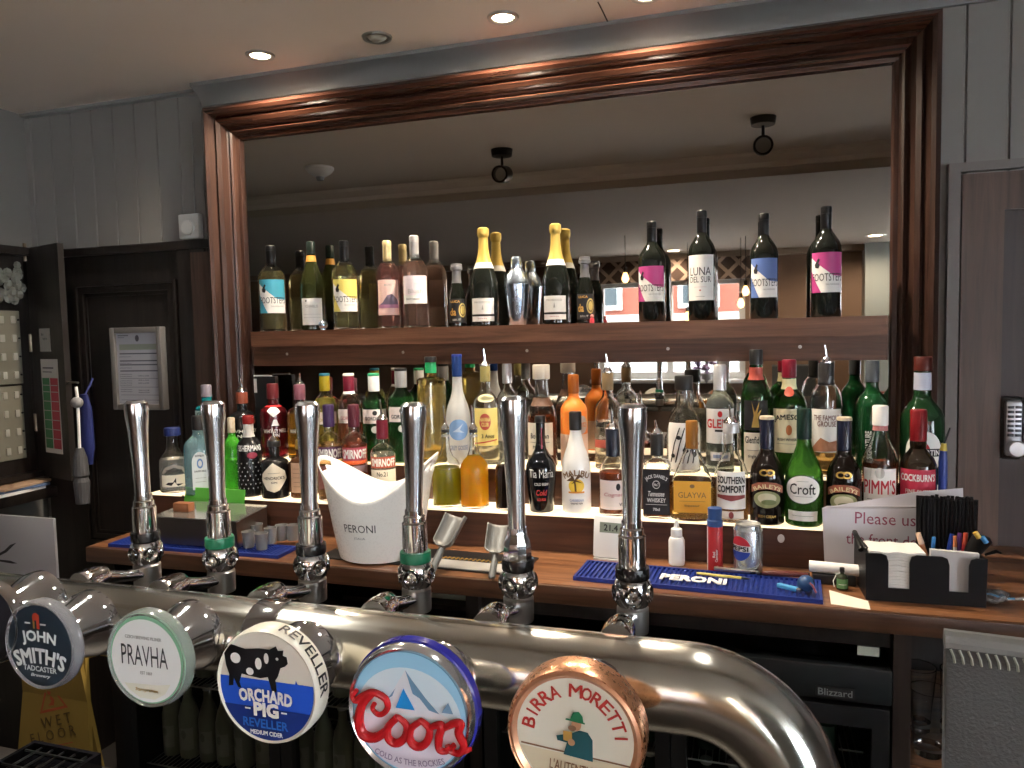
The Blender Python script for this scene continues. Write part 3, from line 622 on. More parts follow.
# copper-rimmed badge
t, fc, r = badge(5, .128, 'copper-rimmed cream round badge with red arched capitals, at the right of the font', mat('copper_rim', (.72, .36, .20), .28, .75), .026, extra=C_PRINT('badge_ivory', (.80, .78, .66)))
MB().lathe([(r-.010, .001), (r-.006, -.003), (r-.001, .001), (r, .006), (r-.010, .006)], 56, M=Matrix.Rotation(R(-90), 4, 'X'), close=True).build('copper_ring', mat('copper_ring', (.75, .38, .22), .3, .55), t)
r -= .010; S = 2*r
IV = C_PRINT('badge_ivory', (.80, .78, .66)); RD = C_PRINT('arched_red', (.56, .05, .04)); BRN = C_PRINT('badge_brown', (.25, .13, .07)); TL = C_PRINT('coat_teal', (.02, .10, .12)); SK = C_PRINT('skin_print', (.55, .30, .17)); HG = C_PRINT('hat_green', (.03, .22, .10))
def ring_text(s, rad, a0, a1, h, m, first):
    n = len(s)
    for k, ch in enumerate(s):
        if ch == ' ': continue
        a = a0+(a1-a0)*k/(n-1); 
        w = h*({'I': .17, 'M': 1.0}.get(ch, .78))
        art([('T', ch, m, 0, 0, 2, 1, {'bold': .02 if ch != 'I' else 0})], w, h, lambda x, y, l, a=a: Vector((rad*math.cos(a)+x*math.sin(a)+y*math.cos(a), .001-(l+2)*.0004, rad*math.sin(a)-x*math.cos(a)+y*math.sin(a))), first=first)
ring_text('BIRRA MORETTI', r*.80, R(168), R(6), r*.22, RD, fc)
art([('P', ell(0, 0, 1, .5, 48), IV), ('P', [(-.95, -.13), (.96, -.20), (.85, -.28), (.6, -.40), (.2, -.49), (-.3, -.47), (-.7, -.35)], C_PRINT('badge_tan', (.72, .64, .46))), ('P', [(-.93, -.10), (.94, -.18), (.94, -.195), (-.93, -.115)], BRN),
     ('T', "L'AUTENTICA", BRN, 0, -.27, .85, .09, {'bold': .015, 'rot': -5}), ('T', 'BIRRA', BRN, .1, -.38, .4, .05, {'rot': -5}),
     ('P', [(-.18, -.155), (.32, -.185), (.32, .0), (.24, .06), (.10, .07), (-.02, .04), (-.16, .02), (-.30, .0), (-.28, -.04), (-.12, -.05)], TL), ('P', ell(.05, .12, .085, .055), SK), ('P', ell(-.02, .085, .07, .025), BRN), ('P', [(-.06, .15), (.18, .14), (.16, .20), (.10, .235), (.0, .225), (-.03, .19)], HG), ('P', [(-.13, .155), (.20, .135), (.20, .15), (-.12, .17)], HG),
     ('P', [(-.17, -.02), (-.02, -.03), (-.02, .06), (-.17, .06)], C_PRINT('mug_gold', (.55, .33, .08))), ('P', ell(-.03, -.03, .06, .03), SK)], S, S, bmap, first=fc)
# drip tray with its grid at the left end
p = pt(60, 768, Z=.955); q = pt(35, 740, Z=.972); q2 = pt(101, 753, Z=.972)
ang = math.atan2(q2.y-q.y, q2.x-q.x); wd = (q2-q).length
dt = thing('drip_tray', 'black drip tray with a wire grid on the bar, bottom left corner', 'drip tray', (q.x, q.y, .95), ang)
b = MB().box(0, wd, -.22, 0, 0, .006).box(0, .006, -.22, 0, .006, .022).box(wd-.006, wd, -.22, 0, .006, .022).box(.006, wd-.006, -.006, 0, .006, .022).box(.006, wd-.006, -.22, -.214, .006, .022)
b.build('tray', BLACKGLOSS, dt)
b = MB()
for k in range(6): b.tube([(.006, -.02-k*.035, .019), (wd-.006, -.02-k*.035, .019)], .0016, 6)
for k in range(5): x = .02+k*(wd-.04)/4; b.tube([(x, -.214, .0165), (x, -.006, .0165)], .0016, 6)
b.build('grid', mat('dark_wire', (.06, .065, .07), .3, .8), dt)
# leather folder at the lower right
a0 = pt(945, 640, Y=.50); a1 = pt(1035, 652, Y=.47)
lf = thing('leather_menu', 'dark grey stitched leather menu standing on the bar, lower right corner', 'menu', (a0.x, .50, .95), -.12)
hh = a0.z-.95
b = MB().box(0, .22, 0, .010, 0, hh, .003); cv = b.build('cover', mat('grey_leather', (.085, .09, .092), .55, bump=.6, bscale=500), lf)
MB().tube([(0, .005, hh-.001), (.22, .005, hh-.001)], .0062, 10).build('edge_binding', mat('pale_leather_edge', (.20, .20, .19), .5, bump=.4, bscale=300), lf)
b = MB()
for k in range(46): b.tube([(.003+k*.0046, -.0006, hh-.005), (.0046+k*.0046, -.0016, hh-.009), (.0052+k*.0046, -.0006, hh-.013)], .0008, 6)
b.build('stitching', mat('stitch_thread', (.30, .31, .26), .8), lf)
# ------------------------------------------------------------------ left end: panelled door, notice, thermostat, switch cabinet
DOORZ = EYE+.372
b = MB().box(-2.72, -1.86, -.03, .0, 0, DOORZ).box(-2.72, -1.86, -.05, -.03, DOORZ-.03, DOORZ).box(-2.02, -1.90, -.045, -.03, 0, DOORZ-.03)
dr = b.build('door_1', BLACKWOOD, loc=(0, YW+.008, 0)); struct(dr)
MB().box(-1.955, -1.86, -.05, -.03, 0, DOORZ-.045).build('door_jamb', BROWNWOOD, dr)['kind'] = 'structure'
def mould(x0, x1, z0, z1, name):
    b = MB()
    for (u, w_, d) in ((0, .012, .045), (.018, .02, .040), (.044, .008, .034)):
        b.box(x0+u, x0+u+w_, -d, -.03, z0+u, z1-u).box(x1-u-w_, x1-u, -d, -.03, z0+u, z1-u).box(x0+u+w_, x1-u-w_, -d, -.03, z1-u-w_, z1-u).box(x0+u+w_, x1-u-w_, -d, -.03, z0+u, z0+u+w_)
    o = b.build(name, BLACKWOOD, dr); struct(o)
mould(-2.52, -2.035, .75, EYE+.235, 'panel_moulding')
A = pt(110, 328, Y=YW-.045); B = pt(161, 327, Y=YW-.045); C = pt(163, 410, Y=YW-.045)
nf = thing('framed_notice', 'silver framed printed notice on the dark door at the left', 'notice', (A.x, YW-.040, C.z), 0)
w_, h_ = B.x-A.x, B.z-C.z+.002
b = MB()
for q in ((0, .022, 0, h_), (w_-.022, w_, 0, h_), (.022, w_-.022, 0, .022), (.022, w_-.022, h_-.022, h_)): b.box(q[0], q[1], -.012, .018, q[2], q[3], .003)
b.build('frame', mat('silver_frame', (.30, .29, .28), .4, .6), nf)
sheet = MB().box(.02, w_-.02, .0, .004, .02, h_-.02).build('sheet', mat('notice_paper', (.40, .41, .45), .6), nf)
NI = mat('notice_ink', (.08, .08, .10), .6)
items = [('P', rect(-.85, .76, .95, .84), mat('notice_sage', (.28, .32, .25), .6))]+[('P', rect(-.85, z, .95, z+.016), NI) for z in (.70, .60, .545, .46)]+[('P', rect(-.85, z, .95, z+.005), NI) for z in (.36, .24, .13, .06)]
for z in (.665, .575, .51, .42, .39, .33, .30, .27, .21, .18): items.append(('T', 'premises licence', NI, -.55, z, .55, .018))
for z in (.40, .34, .30, .2, .17): items.append(('T', '10:00 to 23:00', NI, .3, z, .5, .016))
items += [('P', ell(.1, .92, .09, .045), NI), ('P', rect(-.8, .955, -.3, .965), NI), ('P', rect(-.8, .93, -.5, .936), NI)]
art(items, w_-.04, h_-.04, lambda x, y, l: Vector((w_/2+x, -l*.0004, .02+y)), first=sheet)
p = pt(193, 227, Y=YW)
tb = thing('wall_thermostat', 'small white square control box with a round dial on the grey wall', 'thermostat', (p.x, YW+.003, p.z))
MB().box(-.045, .045, -.028, 0, -.045, .045, .005).build('case', mat('offwhite_box', (.55, .55, .52), .5), tb)
MB().lathe([(0, 0), (.028, 0), (.026, .007), (0, .008)], 26, M=Matrix.Translation((0, -.028, -.006)) @ Matrix.Rotation(R(90), 4, 'X')).build('dial', mat('offwhite_dial', (.62, .62, .58), .4), tb)
MB().tube([(.018, -.01, .045), (.018, -.004, .38)], .003, 6).build('cable', GREYPAINT2, tb)
# switch cabinet on the left wall
XW = -2.77
cabt = EYE+.385
sc = thing('switch_cabinet', 'dark wooden switch cabinet on the left wall with its door standing open', 'cabinet', (XW, 2.0, EYE-.525))
H_ = cabt-(EYE-.525)
MB().box(0, .012, -.30, .33, 0, H_).build('backboard', BLACKWOOD, sc)
b = MB().box(0, .06, .29, .33, 0, H_).box(0, .06, -.30, .29, H_-.03, H_).box(0, .06, -.30, .29, 0, .02); b.build('cabinet_frame', BLACKWOOD, sc)
e1 = pt(60, 243, Z=cabt); hin = Vector((XW+.03, 2.30, cabt)); dv = Vector((e1.x-hin.x, e1.y-hin.y)); lw = dv.length
a_ = math.atan2(dv.y, dv.x)
dm = MB().box(0, lw, -.011, .011, 0, H_)
dl = dm.build('door', BLACKWOOD, sc); dl.location = hin-Vector((XW, 2.0, cabt)); dl.rotation_euler = (0, 0, a_)
for z in (.18, .5, .86): MB().lathe([(0, 0), (.007, 0), (.007, .07), (0, .07)], 10, M=Matrix.Translation((0, -.012, z))).build('hinge', mat('old_brass', (.22, .18, .13), .4, .8), dl)
st_ = MB().box(lw*.30, lw*.62, -.013, -.011, .50, .59).build('sticker', mat('old_paper', (.34, .33, .31), .8), dl)
art([('T', 'Bar', NI, -.4, .75, .5, .12), ('T', 'lights', NI, .1, .55, .9, .12)], lw*.3, .09, lambda x, y, l: Vector((lw*.46+x, -.013-l*.0003, .5+y)), first=st_)
ch_ = MB().box(lw*.28, lw*.80, -.0125, -.011, .10, .47).build('chart', mat('chart_paper', (.50, .50, .48), .8), dl)
items = [('P', rect(-.9, .05, -.05, .80), mat('chart_green', (.05, .20, .09), .7)), ('P', rect(.05, .05, .95, .80), mat('chart_red', (.38, .05, .07), .7))]+[('P', rect(-.9, z, .95, z+.008), mat('chart_line', (.4, .4, .38), .8)) for z in (.15, .25, .35, .45, .55, .65, .72)]
items += [('P', rect(-.7, .9, .6, .915), NI), ('P', rect(-.7, .86, .4, .87), NI)]
art(items, lw*.52, .37, lambda x, y, l: Vector((lw*.54+x, -.0125-l*.0003, .10+y)), first=ch_)
SWP = mat('switch_plate', (.22, .21, .165), .45); SWR = mat('switch_rocker', (.40, .39, .34), .4)
def plate(y0, y1, z0, z1, rows, cols, label):
    t = thing('switch_plate', label, 'switch plate', (XW+.0125, (y0+y1)/2, (z0+z1)/2), 0, 'switch plates in the cabinet'); hy, hz = (y1-y0)/2, (z1-z0)/2
    MB().box(0, .008, -hy, hy, -hz, hz, .002).build('plate', SWP, t)
    src = None
    for i in range(rows):
        for j in range(cols):
            y = -hy+.03+j*(2*hy-.06)/(cols-1); z = hz-.035-i*(2*hz-.07)/max(1, rows-1)
            if src is None: src = MB().box(.007, .014, -.009, .009, -.014, .014, .002).build('rocker', SWR, t, loc=(0, y, z))
            else: c = src.copy(); COL.objects.link(c); c.location = (0, y, z)
            if j == cols-1: MB().lathe([(0, 0), (.004, 0), (.004, .003), (0, .003)], 8, M=Matrix.Translation((.008, y+.022, z)) @ Matrix.Rotation(PI/2, 4, 'Y')).build('screw', BLACK, t)
P1 = pt(19, 311, X=XW+.02); P2 = pt(21, 384, X=XW+.02); P3 = pt(24, 458, X=XW+.02)
plate(1.95, min(P1.y, 2.284), P2.z+.002, P1.z, 4, 6, 'cream plate of light switches in the left cabinet, upper one')
plate(1.95, min(P2.y+.005, 2.284), P3.z, P2.z-.006, 4, 6, 'cream plate of light switches in the left cabinet, lower one')
b = MB(); pb = pt(12, 282, X=XW+.05)
for k in range(90): b.ball((random.uniform(-.01, .02), random.uniform(-.14, .035), random.uniform(-.07, .07)), random.uniform(.010, .022), (.7, 1, 1), 6, 4)
pbag = tag(b.build('plastic_bag', mat('crumpled_plastic', (.17, .18, .165), .25, bump=.8, bscale=90), ang=18), 'crumpled clear plastic bag stuffed above the switch plates', 'bag'); pbag.location = pb
# narrow ledge with papers, white carton below
lz = pt(20, 492, X=-2.68).z
tag(MB().box(-2.77, -2.64, 1.55, 2.28, lz-.04, lz, .004).build('wall_ledge', BLACKWOOD), 'dark wooden ledge below the switch cabinet', 'ledge')
for i, (dz, rz, m_, lb) in enumerate(((0, .1, PAPER, 'white sheaf of papers on the left ledge, bottom of the pile'), (.012, -.25, mat('blue_paper', (.10, .16, .30), .7), 'blue booklet on the left ledge, on top of the papers'), (.022, .3, mat('tan_paper', (.45, .3, .2), .7), 'tan booklet topping the pile on the left ledge'))):
    o = tag(MB().box(-.05, .05, -.11, .11, 0, .010 if i else .0115, .001).build('booklet', m_), lb, 'papers', 'papers on the left ledge'); o.location = (-2.69, 2.12+.015*i, lz+.0005+dz); o.rotation_euler = (0, 0, rz*.4)
cx = pt(48, 520, Y=1.98); cz = pt(25, 522, Y=1.98)
ctn = thing('carton', 'pale grey carton with a black curl mark, below the left ledge', 'carton', (cx.x-.16, 2.0, .55))
MB().box(-.30, .16, 0, .012, 0, cx.z-.55, .003).build('body', mat('carton_grey', (.36, .36, .38), .6), ctn)
p = pt(8, 556, Y=2.0)
art([('P', [(-1, .30), (-.3, .5), (.3, .78), (.9, .9), (.4, .66), (-.1, .42), (-.9, .2)], INK), ('P', [(-1, .05), (.2, .05), (.9, -.05), (.4, -.08), (-.2, -.06), (-1, -.03)], INK)], .10, .08, lambda x, y, l: Vector((p.x-ctn.location.x+x, -l*.0004-.0002, p.z-.55-.02+y)), first=ctn.children[0])
tag(MB().box(cx.x-.46, cx.x, 1.995, 2.3, 0, .549).build('side_cupboard', BLACKWOOD), 'black cupboard under the pale carton', 'cupboard')
# hanging things on the cabinet door edge
hk = pt(77, 404, Y=2.0)
ub = thing('hanging_umbrella', 'grey patterned bundle with a white handle, hanging by the dark door', 'umbrella', (hk.x, 2.0, hk.z))
zz = [pt(79, y, Y=2.0).z-hk.z for y in (406, 448, 452, 475, 476, 503)]
MB().tube([(0, 0, .06), (.004, 0, .02), (0, 0, zz[1])], .005, 8).build('handle', PAPER, ub)
MB().lathe([(0, zz[1]), (.012, zz[1]), (.022, zz[2]-.02), (.026, zz[3]), (.021, zz[3]-.008), (.026, zz[4]-.02), (.022, zz[5]), (0, zz[5]-.004)], 16).build('wrap', mat('grey_patterned_cloth', (.06, .06, .065), .6, bump=.8, bscale=80), ub, 20)
MB().ball((0, 0, .005), .022, (1, .8, .9)).build('knob', mat('grey_plastic', (.25, .25, .25), .4), ub)
bb = thing('hanging_cloth', 'dark blue cloth hanging by the dark door at the left', 'cloth', (pt(84, 400, Y=2.06).x, 2.06, hk.z))
MB().lathe([(0, .03), (.016, .028), (.03, -.02), (.032, -.08), (.033, -.16), (.022, -.22), (0, -.225)], 14, sy=.5).build('cloth', mat('navy_cloth', (.012, .02, .12), .7, bump=.7, bscale=60), bb, 60)
MB().tube([(0, 0, .02), (0, .03, .06), (-.02, .06, .08)], .004, 6).build('loop', mat('navy_cloth', (.012, .02, .12), .7), bb)
MB().tube([Vector((e1.x, e1.y, hk.z+.06))-sc.location, Vector((hk.x, 2.0, hk.z+.075))-sc.location, Vector((bb.location.x-.012, 2.05, hk.z+.07))-sc.location], .004, 6).build('hook', STEEL, sc)
# wet floor sign
W1 = pt(18, 745, Y=1.6); W2 = pt(100, 745, Y=1.6)
ws = thing('wet_floor_sign', 'yellow wet floor warning sign standing behind the bar at the left', 'sign', ((W1.x+W2.x)/2-.025, 1.58, 0), 0)
wsw = W2.x-W1.x
ztop = pt(70, 672, Y=1.6).z+.12
for s in (-1, 1):
    M_ = Matrix.Translation((0, .09 if s > 0 else 0, 0)) @ Matrix.Rotation(R(5)*s, 4, 'X')
    H_ = ztop/math.cos(R(5))
    b = MB().prism([(-.165, 0), (.165, 0), (.105, H_), (-.105, H_)], lambda x, z: M_ @ Vector((x, -.006, z)), lambda x, z: M_ @ Vector((x, .006, z)))
    pn = b.build('panel', mat('sign_yellow', (.30, .20, .045), .5), ws)
    if s > 0: pn.location = (0, .0, 0)
    else:
        pass
    if s < 0: front_panel = pn
M_ = Matrix.Rotation(R(-5), 4, 'X')
OR = mat('sign_red', (.42, .08, .03), .5)
zb0 = .0
def wmap(x, y, l): return M_ @ Vector((x+.0, -.006-l*.0005, y))
hz = (pt(60, 735, Y=1.6).z)
tri = [(-.36, 0), (.36, 0), (0, 1)]
def rot(pp, a, ox, oy, sx, sy): 
    c, s_ = math.cos(R(a)), math.sin(R(a)); return [((x*sx*c-y*sy*s_+ox)/.1, (x*sx*s_+y*sy*c+oy)/.1) for x, y in pp]
def ring(p, q): return [('P', [p[0], p[1], q[1], q[0]], OR), ('P', [p[1], p[2], q[2], q[1]], OR), ('P', [p[2], p[0], q[0], q[2]], OR)]
T1 = rot([(-1, 0), (1, 0), (0, 1.5)], 17, -.0, hz+.062, .055, .060); T2 = rot([(-.80, .12), (.80, .12), (0, 1.28)], 17, -.0, hz+.062, .055, .060)
items = ring(T1, T2)+[('P', rot([(-.3, .3), (.1, .25), (.2, .5), (.0, .75), (-.1, .6), (.0, .5), (-.1, .4)], 17, 0, hz+.062, .055, .060), OR), ('P', rot(ell(-.05, .9, .12, .12, 12), 17, 0, hz+.062, .055, .060), OR)]
SI = mat('sign_ink', (.10, .06, .02), .5)
items += [('T', 'W E T', SI, .10, (hz+.036)/.1, 1.15, .30, {'bold': .0, 'rot': 17}), ('T', 'F L O O R', SI, .0, (hz-.006)/.1, 1.75, .30, {'bold': .0, 'rot': 17}), ('P', rot([(-.2, 0), (1, 0), (1, .03), (-.2, .03)], 17, -.01, hz-.045, .09, .09), OR)]
art(items, .2, .1, wmap, first=front_panel)
# ------------------------------------------------------------------ right-hand door with keypad lock
D1 = pt(962, 175, Y=YW)
b = MB().box(D1.x, D1.x+.10, -.012, .01, 0, D1.z).box(D1.x+.10, D1.x+1.0, -.012, .01, D1.z-.10, D1.z)
d2 = struct(b.build('door_2', BROWNWOOD, loc=(0, YW+.004, 0)))
struct(MB().box(D1.x+.10, D1.x+.98, .0, .012, 0, D1.z-.10).build('door_leaf', wood('door_leaf_wood', (.020, .012, .011), (.042, .026, .023), 'Z', 8, .45), d2))
struct(MB().box(D1.x-.035, D1.x-.006, -.02, .006, 0, D1.z+.03).box(D1.x-.006, D1.x+1.0, -.02, .006, D1.z+.006, D1.z+.03).build('trim_3', mat('grey_brown_trim', (.17, .155, .145), .5), loc=(0, YW+.004, 0)))
p = pt(1012, 428, Y=YW-.01)
kl = thing('keypad_lock', 'silver mechanical keypad lock with a round knob on the right-hand door', 'lock', (p.x, YW+.003, p.z))
MB().box(-.027, .027, -.012, 0, -.085, .085, .008).build('backplate', BLACK, kl)
MB().box(-.020, .020, -.030, -.012, -.074, .074, .007).build('body', mat('lock_silver', (.45, .47, .50), .35, .8), kl)
src = None
for i in range(7):
    for j in range(2):
        if src is None: src = MB().box(-.007, .007, -.005, 0, -.0035, .0035, .001).build('button', mat('button_dark', (.07, .075, .085), .3, .8), kl)
        else: c = src.copy(); COL.objects.link(c); src = src; src2 = c
        (src if (i == 0 and j == 0) else src2).location = (-.009+.018*j, -.030, .058-i*.0125)
MB().lathe([(0, .03), (.022, .029), (.027, .022), (.024, .006), (.016, 0), (0, 0)], 26, M=Matrix.Translation((0.002, -.030, -.052)) @ Matrix.Scale(.85, 4) @ Matrix.Rotation(R(90), 4, 'X')).build('knob', mat('lock_knob', (.62, .63, .65), .35, .6), kl)
# ------------------------------------------------------------------ bottles
PR_ = {
 'bordeaux': [(0, .006), (.75, .004), (.96, 0), (1, .012), (1, .60), (.975, .640), (.87, .685), (.64, .735), (.42, .775), (.34, .81), (.32, .93), (.335, .94), (.335, 1)],
 'burgundy': [(0, .006), (.9, 0), (1, .012), (1, .48), (.97, .53), (.85, .60), (.62, .69), (.42, .77), (.34, .84), (.32, .94), (.33, .95), (.33, 1)],
 'champ': [(0, .006), (.9, 0), (1, .012), (1, .38), (.96, .45), (.83, .53), (.64, .61), (.49, .67), (.39, .73), (.33, .80), (.31, .86), (.31, 1)],
 'spirit': [(0, .006), (.92, 0), (1, .012), (1, .60), (.97, .635), (.85, .675), (.62, .715), (.44, .745), (.38, .78), (.37, 1)],
 'gordon': [(0, .006), (.92, 0), (1, .012), (1, .60), (.95, .66), (.82, .705), (.62, .745), (.48, .77), (.42, .80), (.41, 1)],
 'tapered': [(0, .006), (.88, 0), (.97, .015), (1, .10), (1, .40), (.95, .47), (.80, .54), (.60, .60), (.45, .66), (.38, .74), (.36, .84), (.36, 1)],
 'cyl': [(0, .006), (.94, 0), (1, .01), (1, .765), (.97, .785), (.82, .80), (.52, .81), (.44, .83), (.42, 1)],
 'squat': [(0, .006), (.93, 0), (1, .015), (1, .42), (.97, .50), (.82, .58), (.60, .64), (.46, .70), (.44, .84), (.44, 1)],
 'shoulder': [(0, .006), (.93, 0), (1, .012), (1, .58), (.98, .62), (.88, .66), (.62, .69), (.42, .71), (.38, .74), (.38, 1)],
 'glayva': [(0, .006), (.94, 0), (1, .012), (1, .30), (.97, .36), (.80, .46), (.62, .55), (.47, .64), (.40, .72), (.38, .80), (.38, 1)],
 'tia': [(0, .006), (.74, 0), (.78, .012), (.96, .34), (1, .42), (.97, .48), (.80, .55), (.55, .60), (.36, .66), (.30, .74), (.30, 1)],
 'croft': [(0, .006), (.88, 0), (.95, .012), (1, .12), (1, .36), (.95, .44), (.78, .53), (.55, .61), (.40, .68), (.35, .76), (.34, 1)],
 'port': [(0, .006), (.93, 0), (1, .012), (1, .50), (.97, .55), (.82, .605), (.56, .65), (.42, .68), (.45, .72), (.42, .78), (.40, 1)],
 'grouse': [(0, .006), (.93, 0), (1, .012), (1, .62), (.97, .69), (.82, .76), (.60, .80), (.48, .83), (.46, .86), (.46, 1)],
 'carafe': [(0, .006), (.9, 0), (1, .012), (1, .48), (.96, .54), (.78, .60), (.50, .65), (.36, .72), (.28, .80), (.27, 1)],
 'piccolo': [(0, .006), (.9, 0), (1, .015), (1, .40), (.92, .50), (.72, .62), (.55, .70), (.46, .78), (.44, 1)],
 'cream': [(0, .006), (.93, 0), (1, .012), (1, .42), (.985, .47), (.90, .53), (.74, .585), (.56, .63), (.44, .67), (.40, .72), (.385, 1)],
 'pimms': [(0, .006), (.93, 0), (1, .012), (1, .52), (.97, .57), (.86, .62), (.66, .68), (.50, .735), (.41, .79), (.385, .84), (.385, 1)],
 'malibu': [(0, .012), (.6, .002), (.84, 0), (.97, .02), (1, .06), (1, .42), (.95, .50), (.80, .58), (.60, .66), (.44, .75), (.36, .82), (.34, 1)],
}
CLG = mat('clear_bottle_glass', (.97, .985, .98), 0, 0, 1, 1.35)
def liquid(n, c, t=.78): return mat(n, c, .02, 0, t, 1.33)
def cloudy(n, c, t=.35):
    return mat(n, c, .12, 0, t, 1.35, sss=.6)
def pcol(n, c, r=.5):
    return mat(n, tuple(v*.36 for v in c), .4, spec=.3) if n.endswith('cap') or 'cap_' in n else mat(n, c, r)
W_IN = {}
def bottle(kind, label, group, px, ytop, wpx, Y, zb, prof, gm, liq=None, fill=.75, cap=None, bands=(), labs=(), pour=0, sq=2, sy=1, turn=0, cat='bottle', H=None, neck=None, captop=None):
    """a bottle seen at px, its cap reaching ytop, wpx wide, standing at depth Y on height zb"""
    c = pt(px, (ytop+(325 if zb > 1.4 else 470 if zb > 1.1 else 512))/2, Y=Y); dp = depth((c.x, Y, zb+.12)); Rr = wpx/2*dp/FPX
    ztop = pt(px, ytop+pour, Y=Y).z; Hh = H or (ztop-zb)
    th = math.atan2(-c.x, Y)+R(turn)
    t = thing(kind, label, cat, (c.x, Y, zb+.0004), th, group)
    p = [(r*Rr, z*Hh) for r, z in PR_[prof]]
    if neck: p = [(r if z < .72*Hh else r*neck, z) for r, z in p]
    solid = liq is None
    nk = p[-1][0]; sqr = nk*1.25
    if solid: b = MB().lathe(p+[(0, p[-1][1])], 28, sq=sq, sqr=sqr, sy=sy); g = b.build('glass_body', gm, t)
    else:
        wl = .0022; inner = [(max(0, r-wl), max(z, .006)) for r, z in p[2:]]
        inner = [(0, .007), (inner[0][0], .0075)]+inner[1:]
        prof2 = p+list(reversed(inner)); b = MB().lathe(prof2, 28, sq=sq, sqr=sqr, sy=sy); g = b.build('glass_body', gm, t)
        fz = fill*Hh; lp = [(0, .0072)]
        for r, z in inner[1:]:
            if z < fz: lp.append((r+.0002, max(z, .0076)))
        lp += [(interp([(r, z) for r, z in inner], fz)+.0002, fz), (0, fz)]
        MB().lathe(lp, 28, sq=sq, sqr=sqr, sy=sy).build('liquid', liq, t)
    if cap:
        z0, cm, rs = cap[:3]; rc = max(nk*rs, nk+.0012); zc0 = z0*Hh; e = min(.002, rc*.2)
        pc = [(rc*.9, zc0), (rc, zc0+.0008), (rc, Hh-e), (rc-e, Hh+.001), (0, Hh+.0015)]
        if len(cap) > 3 and cap[3] == 'foil': pc = [(interp(p, q*Hh)+.0012, q*Hh) for q in (.645, .68, .72, .76, .80, .84, .88)]+[(nk*1.06, Hh*.90), (rc*1.18, Hh*.915), (rc*1.25, Hh*.95), (rc*1.2, Hh*.99), (rc*.8, Hh+.001), (0, Hh+.002)]
        if len(cap) > 3 and cap[3] == 'ridge':
            zz = zc0+(Hh-zc0)*.72; pc = [(rc*.92, zc0), (rc*.98, zc0+.001), (rc*.98, zz), (rc*1.01, zz+.001), (rc*.95, zz+.002), (rc*1.01, zz+.003), (rc, Hh-.002), (rc*.85, Hh+.001), (0, Hh+.0015)]
        if len(cap) > 3 and cap[3] == 'bulb': pc = [(rc, zc0), (rc*1.35, zc0+(Hh-zc0)*.2), (rc*1.2, zc0+(Hh-zc0)*.5), (rc*1.1, Hh-.004), (rc*.9, Hh), (0, Hh+.002)]
        if len(cap) > 3 and cap[3] == 'stop':      # clamp stopper: wide dark cap over a grey neck sleeve
            zz = zc0+(Hh-zc0)*.55; pc = [(nk*1.5, zc0-.03), (nk*1.12, zc0), (nk*1.12, zz), (rc*1.35, zz+.002), (rc*1.4, zz+.012), (rc*1.15, zz+.016), (rc*1.3, Hh-.006), (rc*1.25, Hh), (0, Hh+.002)]
        MB().lathe(pc, 24).build('cap', cm, t)
    if captop: MB().lathe([(rc*.9, Hh-.006), (rc+.0006, Hh-.006), (rc+.0006, Hh-.001), (rc-.001, Hh+.0022), (0, Hh+.0025)], 24).build('cap_top', captop, t)
    for (a, c2, bm_, nm) in bands:
        pp = [(interp(p, a*Hh)+.0001, a*Hh)]+[(r+.0010, z) for r, z in [(interp(p, (a+(c2-a)*k/4)*Hh), (a+(c2-a)*k/4)*Hh) for k in range(5)]]+[(interp(p, c2*Hh)+.0001, c2*Hh)]
        MB().lathe(pp, 24, sq=sq, sqr=sqr, sy=sy).build(nm, bm_, t)
    for lb in labs:
        z0, z1, half, items = lb[:4]; tn = lb[4] if len(lb) > 4 else 0
        h = (z1-z0)*Hh; Rm = Rr
        if sq > 2 or sy != 1:                    # flat-faced bottle: the label lies on its front
            yf = -Rr*sy
            def fm(x, y, l, z0=z0): return Vector((x, yf-.0006-l*.00025, z0*Hh+y))
            W = 2*Rr*(math.sin(R(min(half, 88))) if half < 88 else 1)*.96
            lo = art(items, W, h, fm, parent=t)
        else:
            def fm(x, y, l, z0=z0, tn=tn):
                z = z0*Hh+y; rr = interp(p, z)+.0006+l*.00025; a = x/Rm+R(tn); return Vector((rr*math.sin(a), -rr*math.cos(a), z))
            lo = art(items, 2*Rm*R(half), h, fm, parent=t, curve=Rm*R(9))
    if pour:
        pm = MB(); hp = (pt(px, ytop, Y=Y).z-zb)-Hh
        pm.lathe([(0, Hh-.002), (nk*.95, Hh-.002), (nk*1.15, Hh+.001), (nk*1.15, Hh+.004), (nk*.75, Hh+.010), (nk*.5, Hh+.016), (0, Hh+.017)], 18)
        pm.tube([(0, 0, Hh+.012), (-.001, -.001, Hh+hp*.55), (-.004, -.004, Hh+hp)], [.0042, .0036, .0024], 10)
        pm.build('pourer', CHROME, t)
    return t
L_ = lambda x0, y0, x1, y1: rect(x0, y0, x1, y1)
def lab(m, *items): return [('P', RECT, m)]+list(items)
def oval(m, *items): return [('P', ell(0, .5, 1, .5, 32), m)]+list(items)
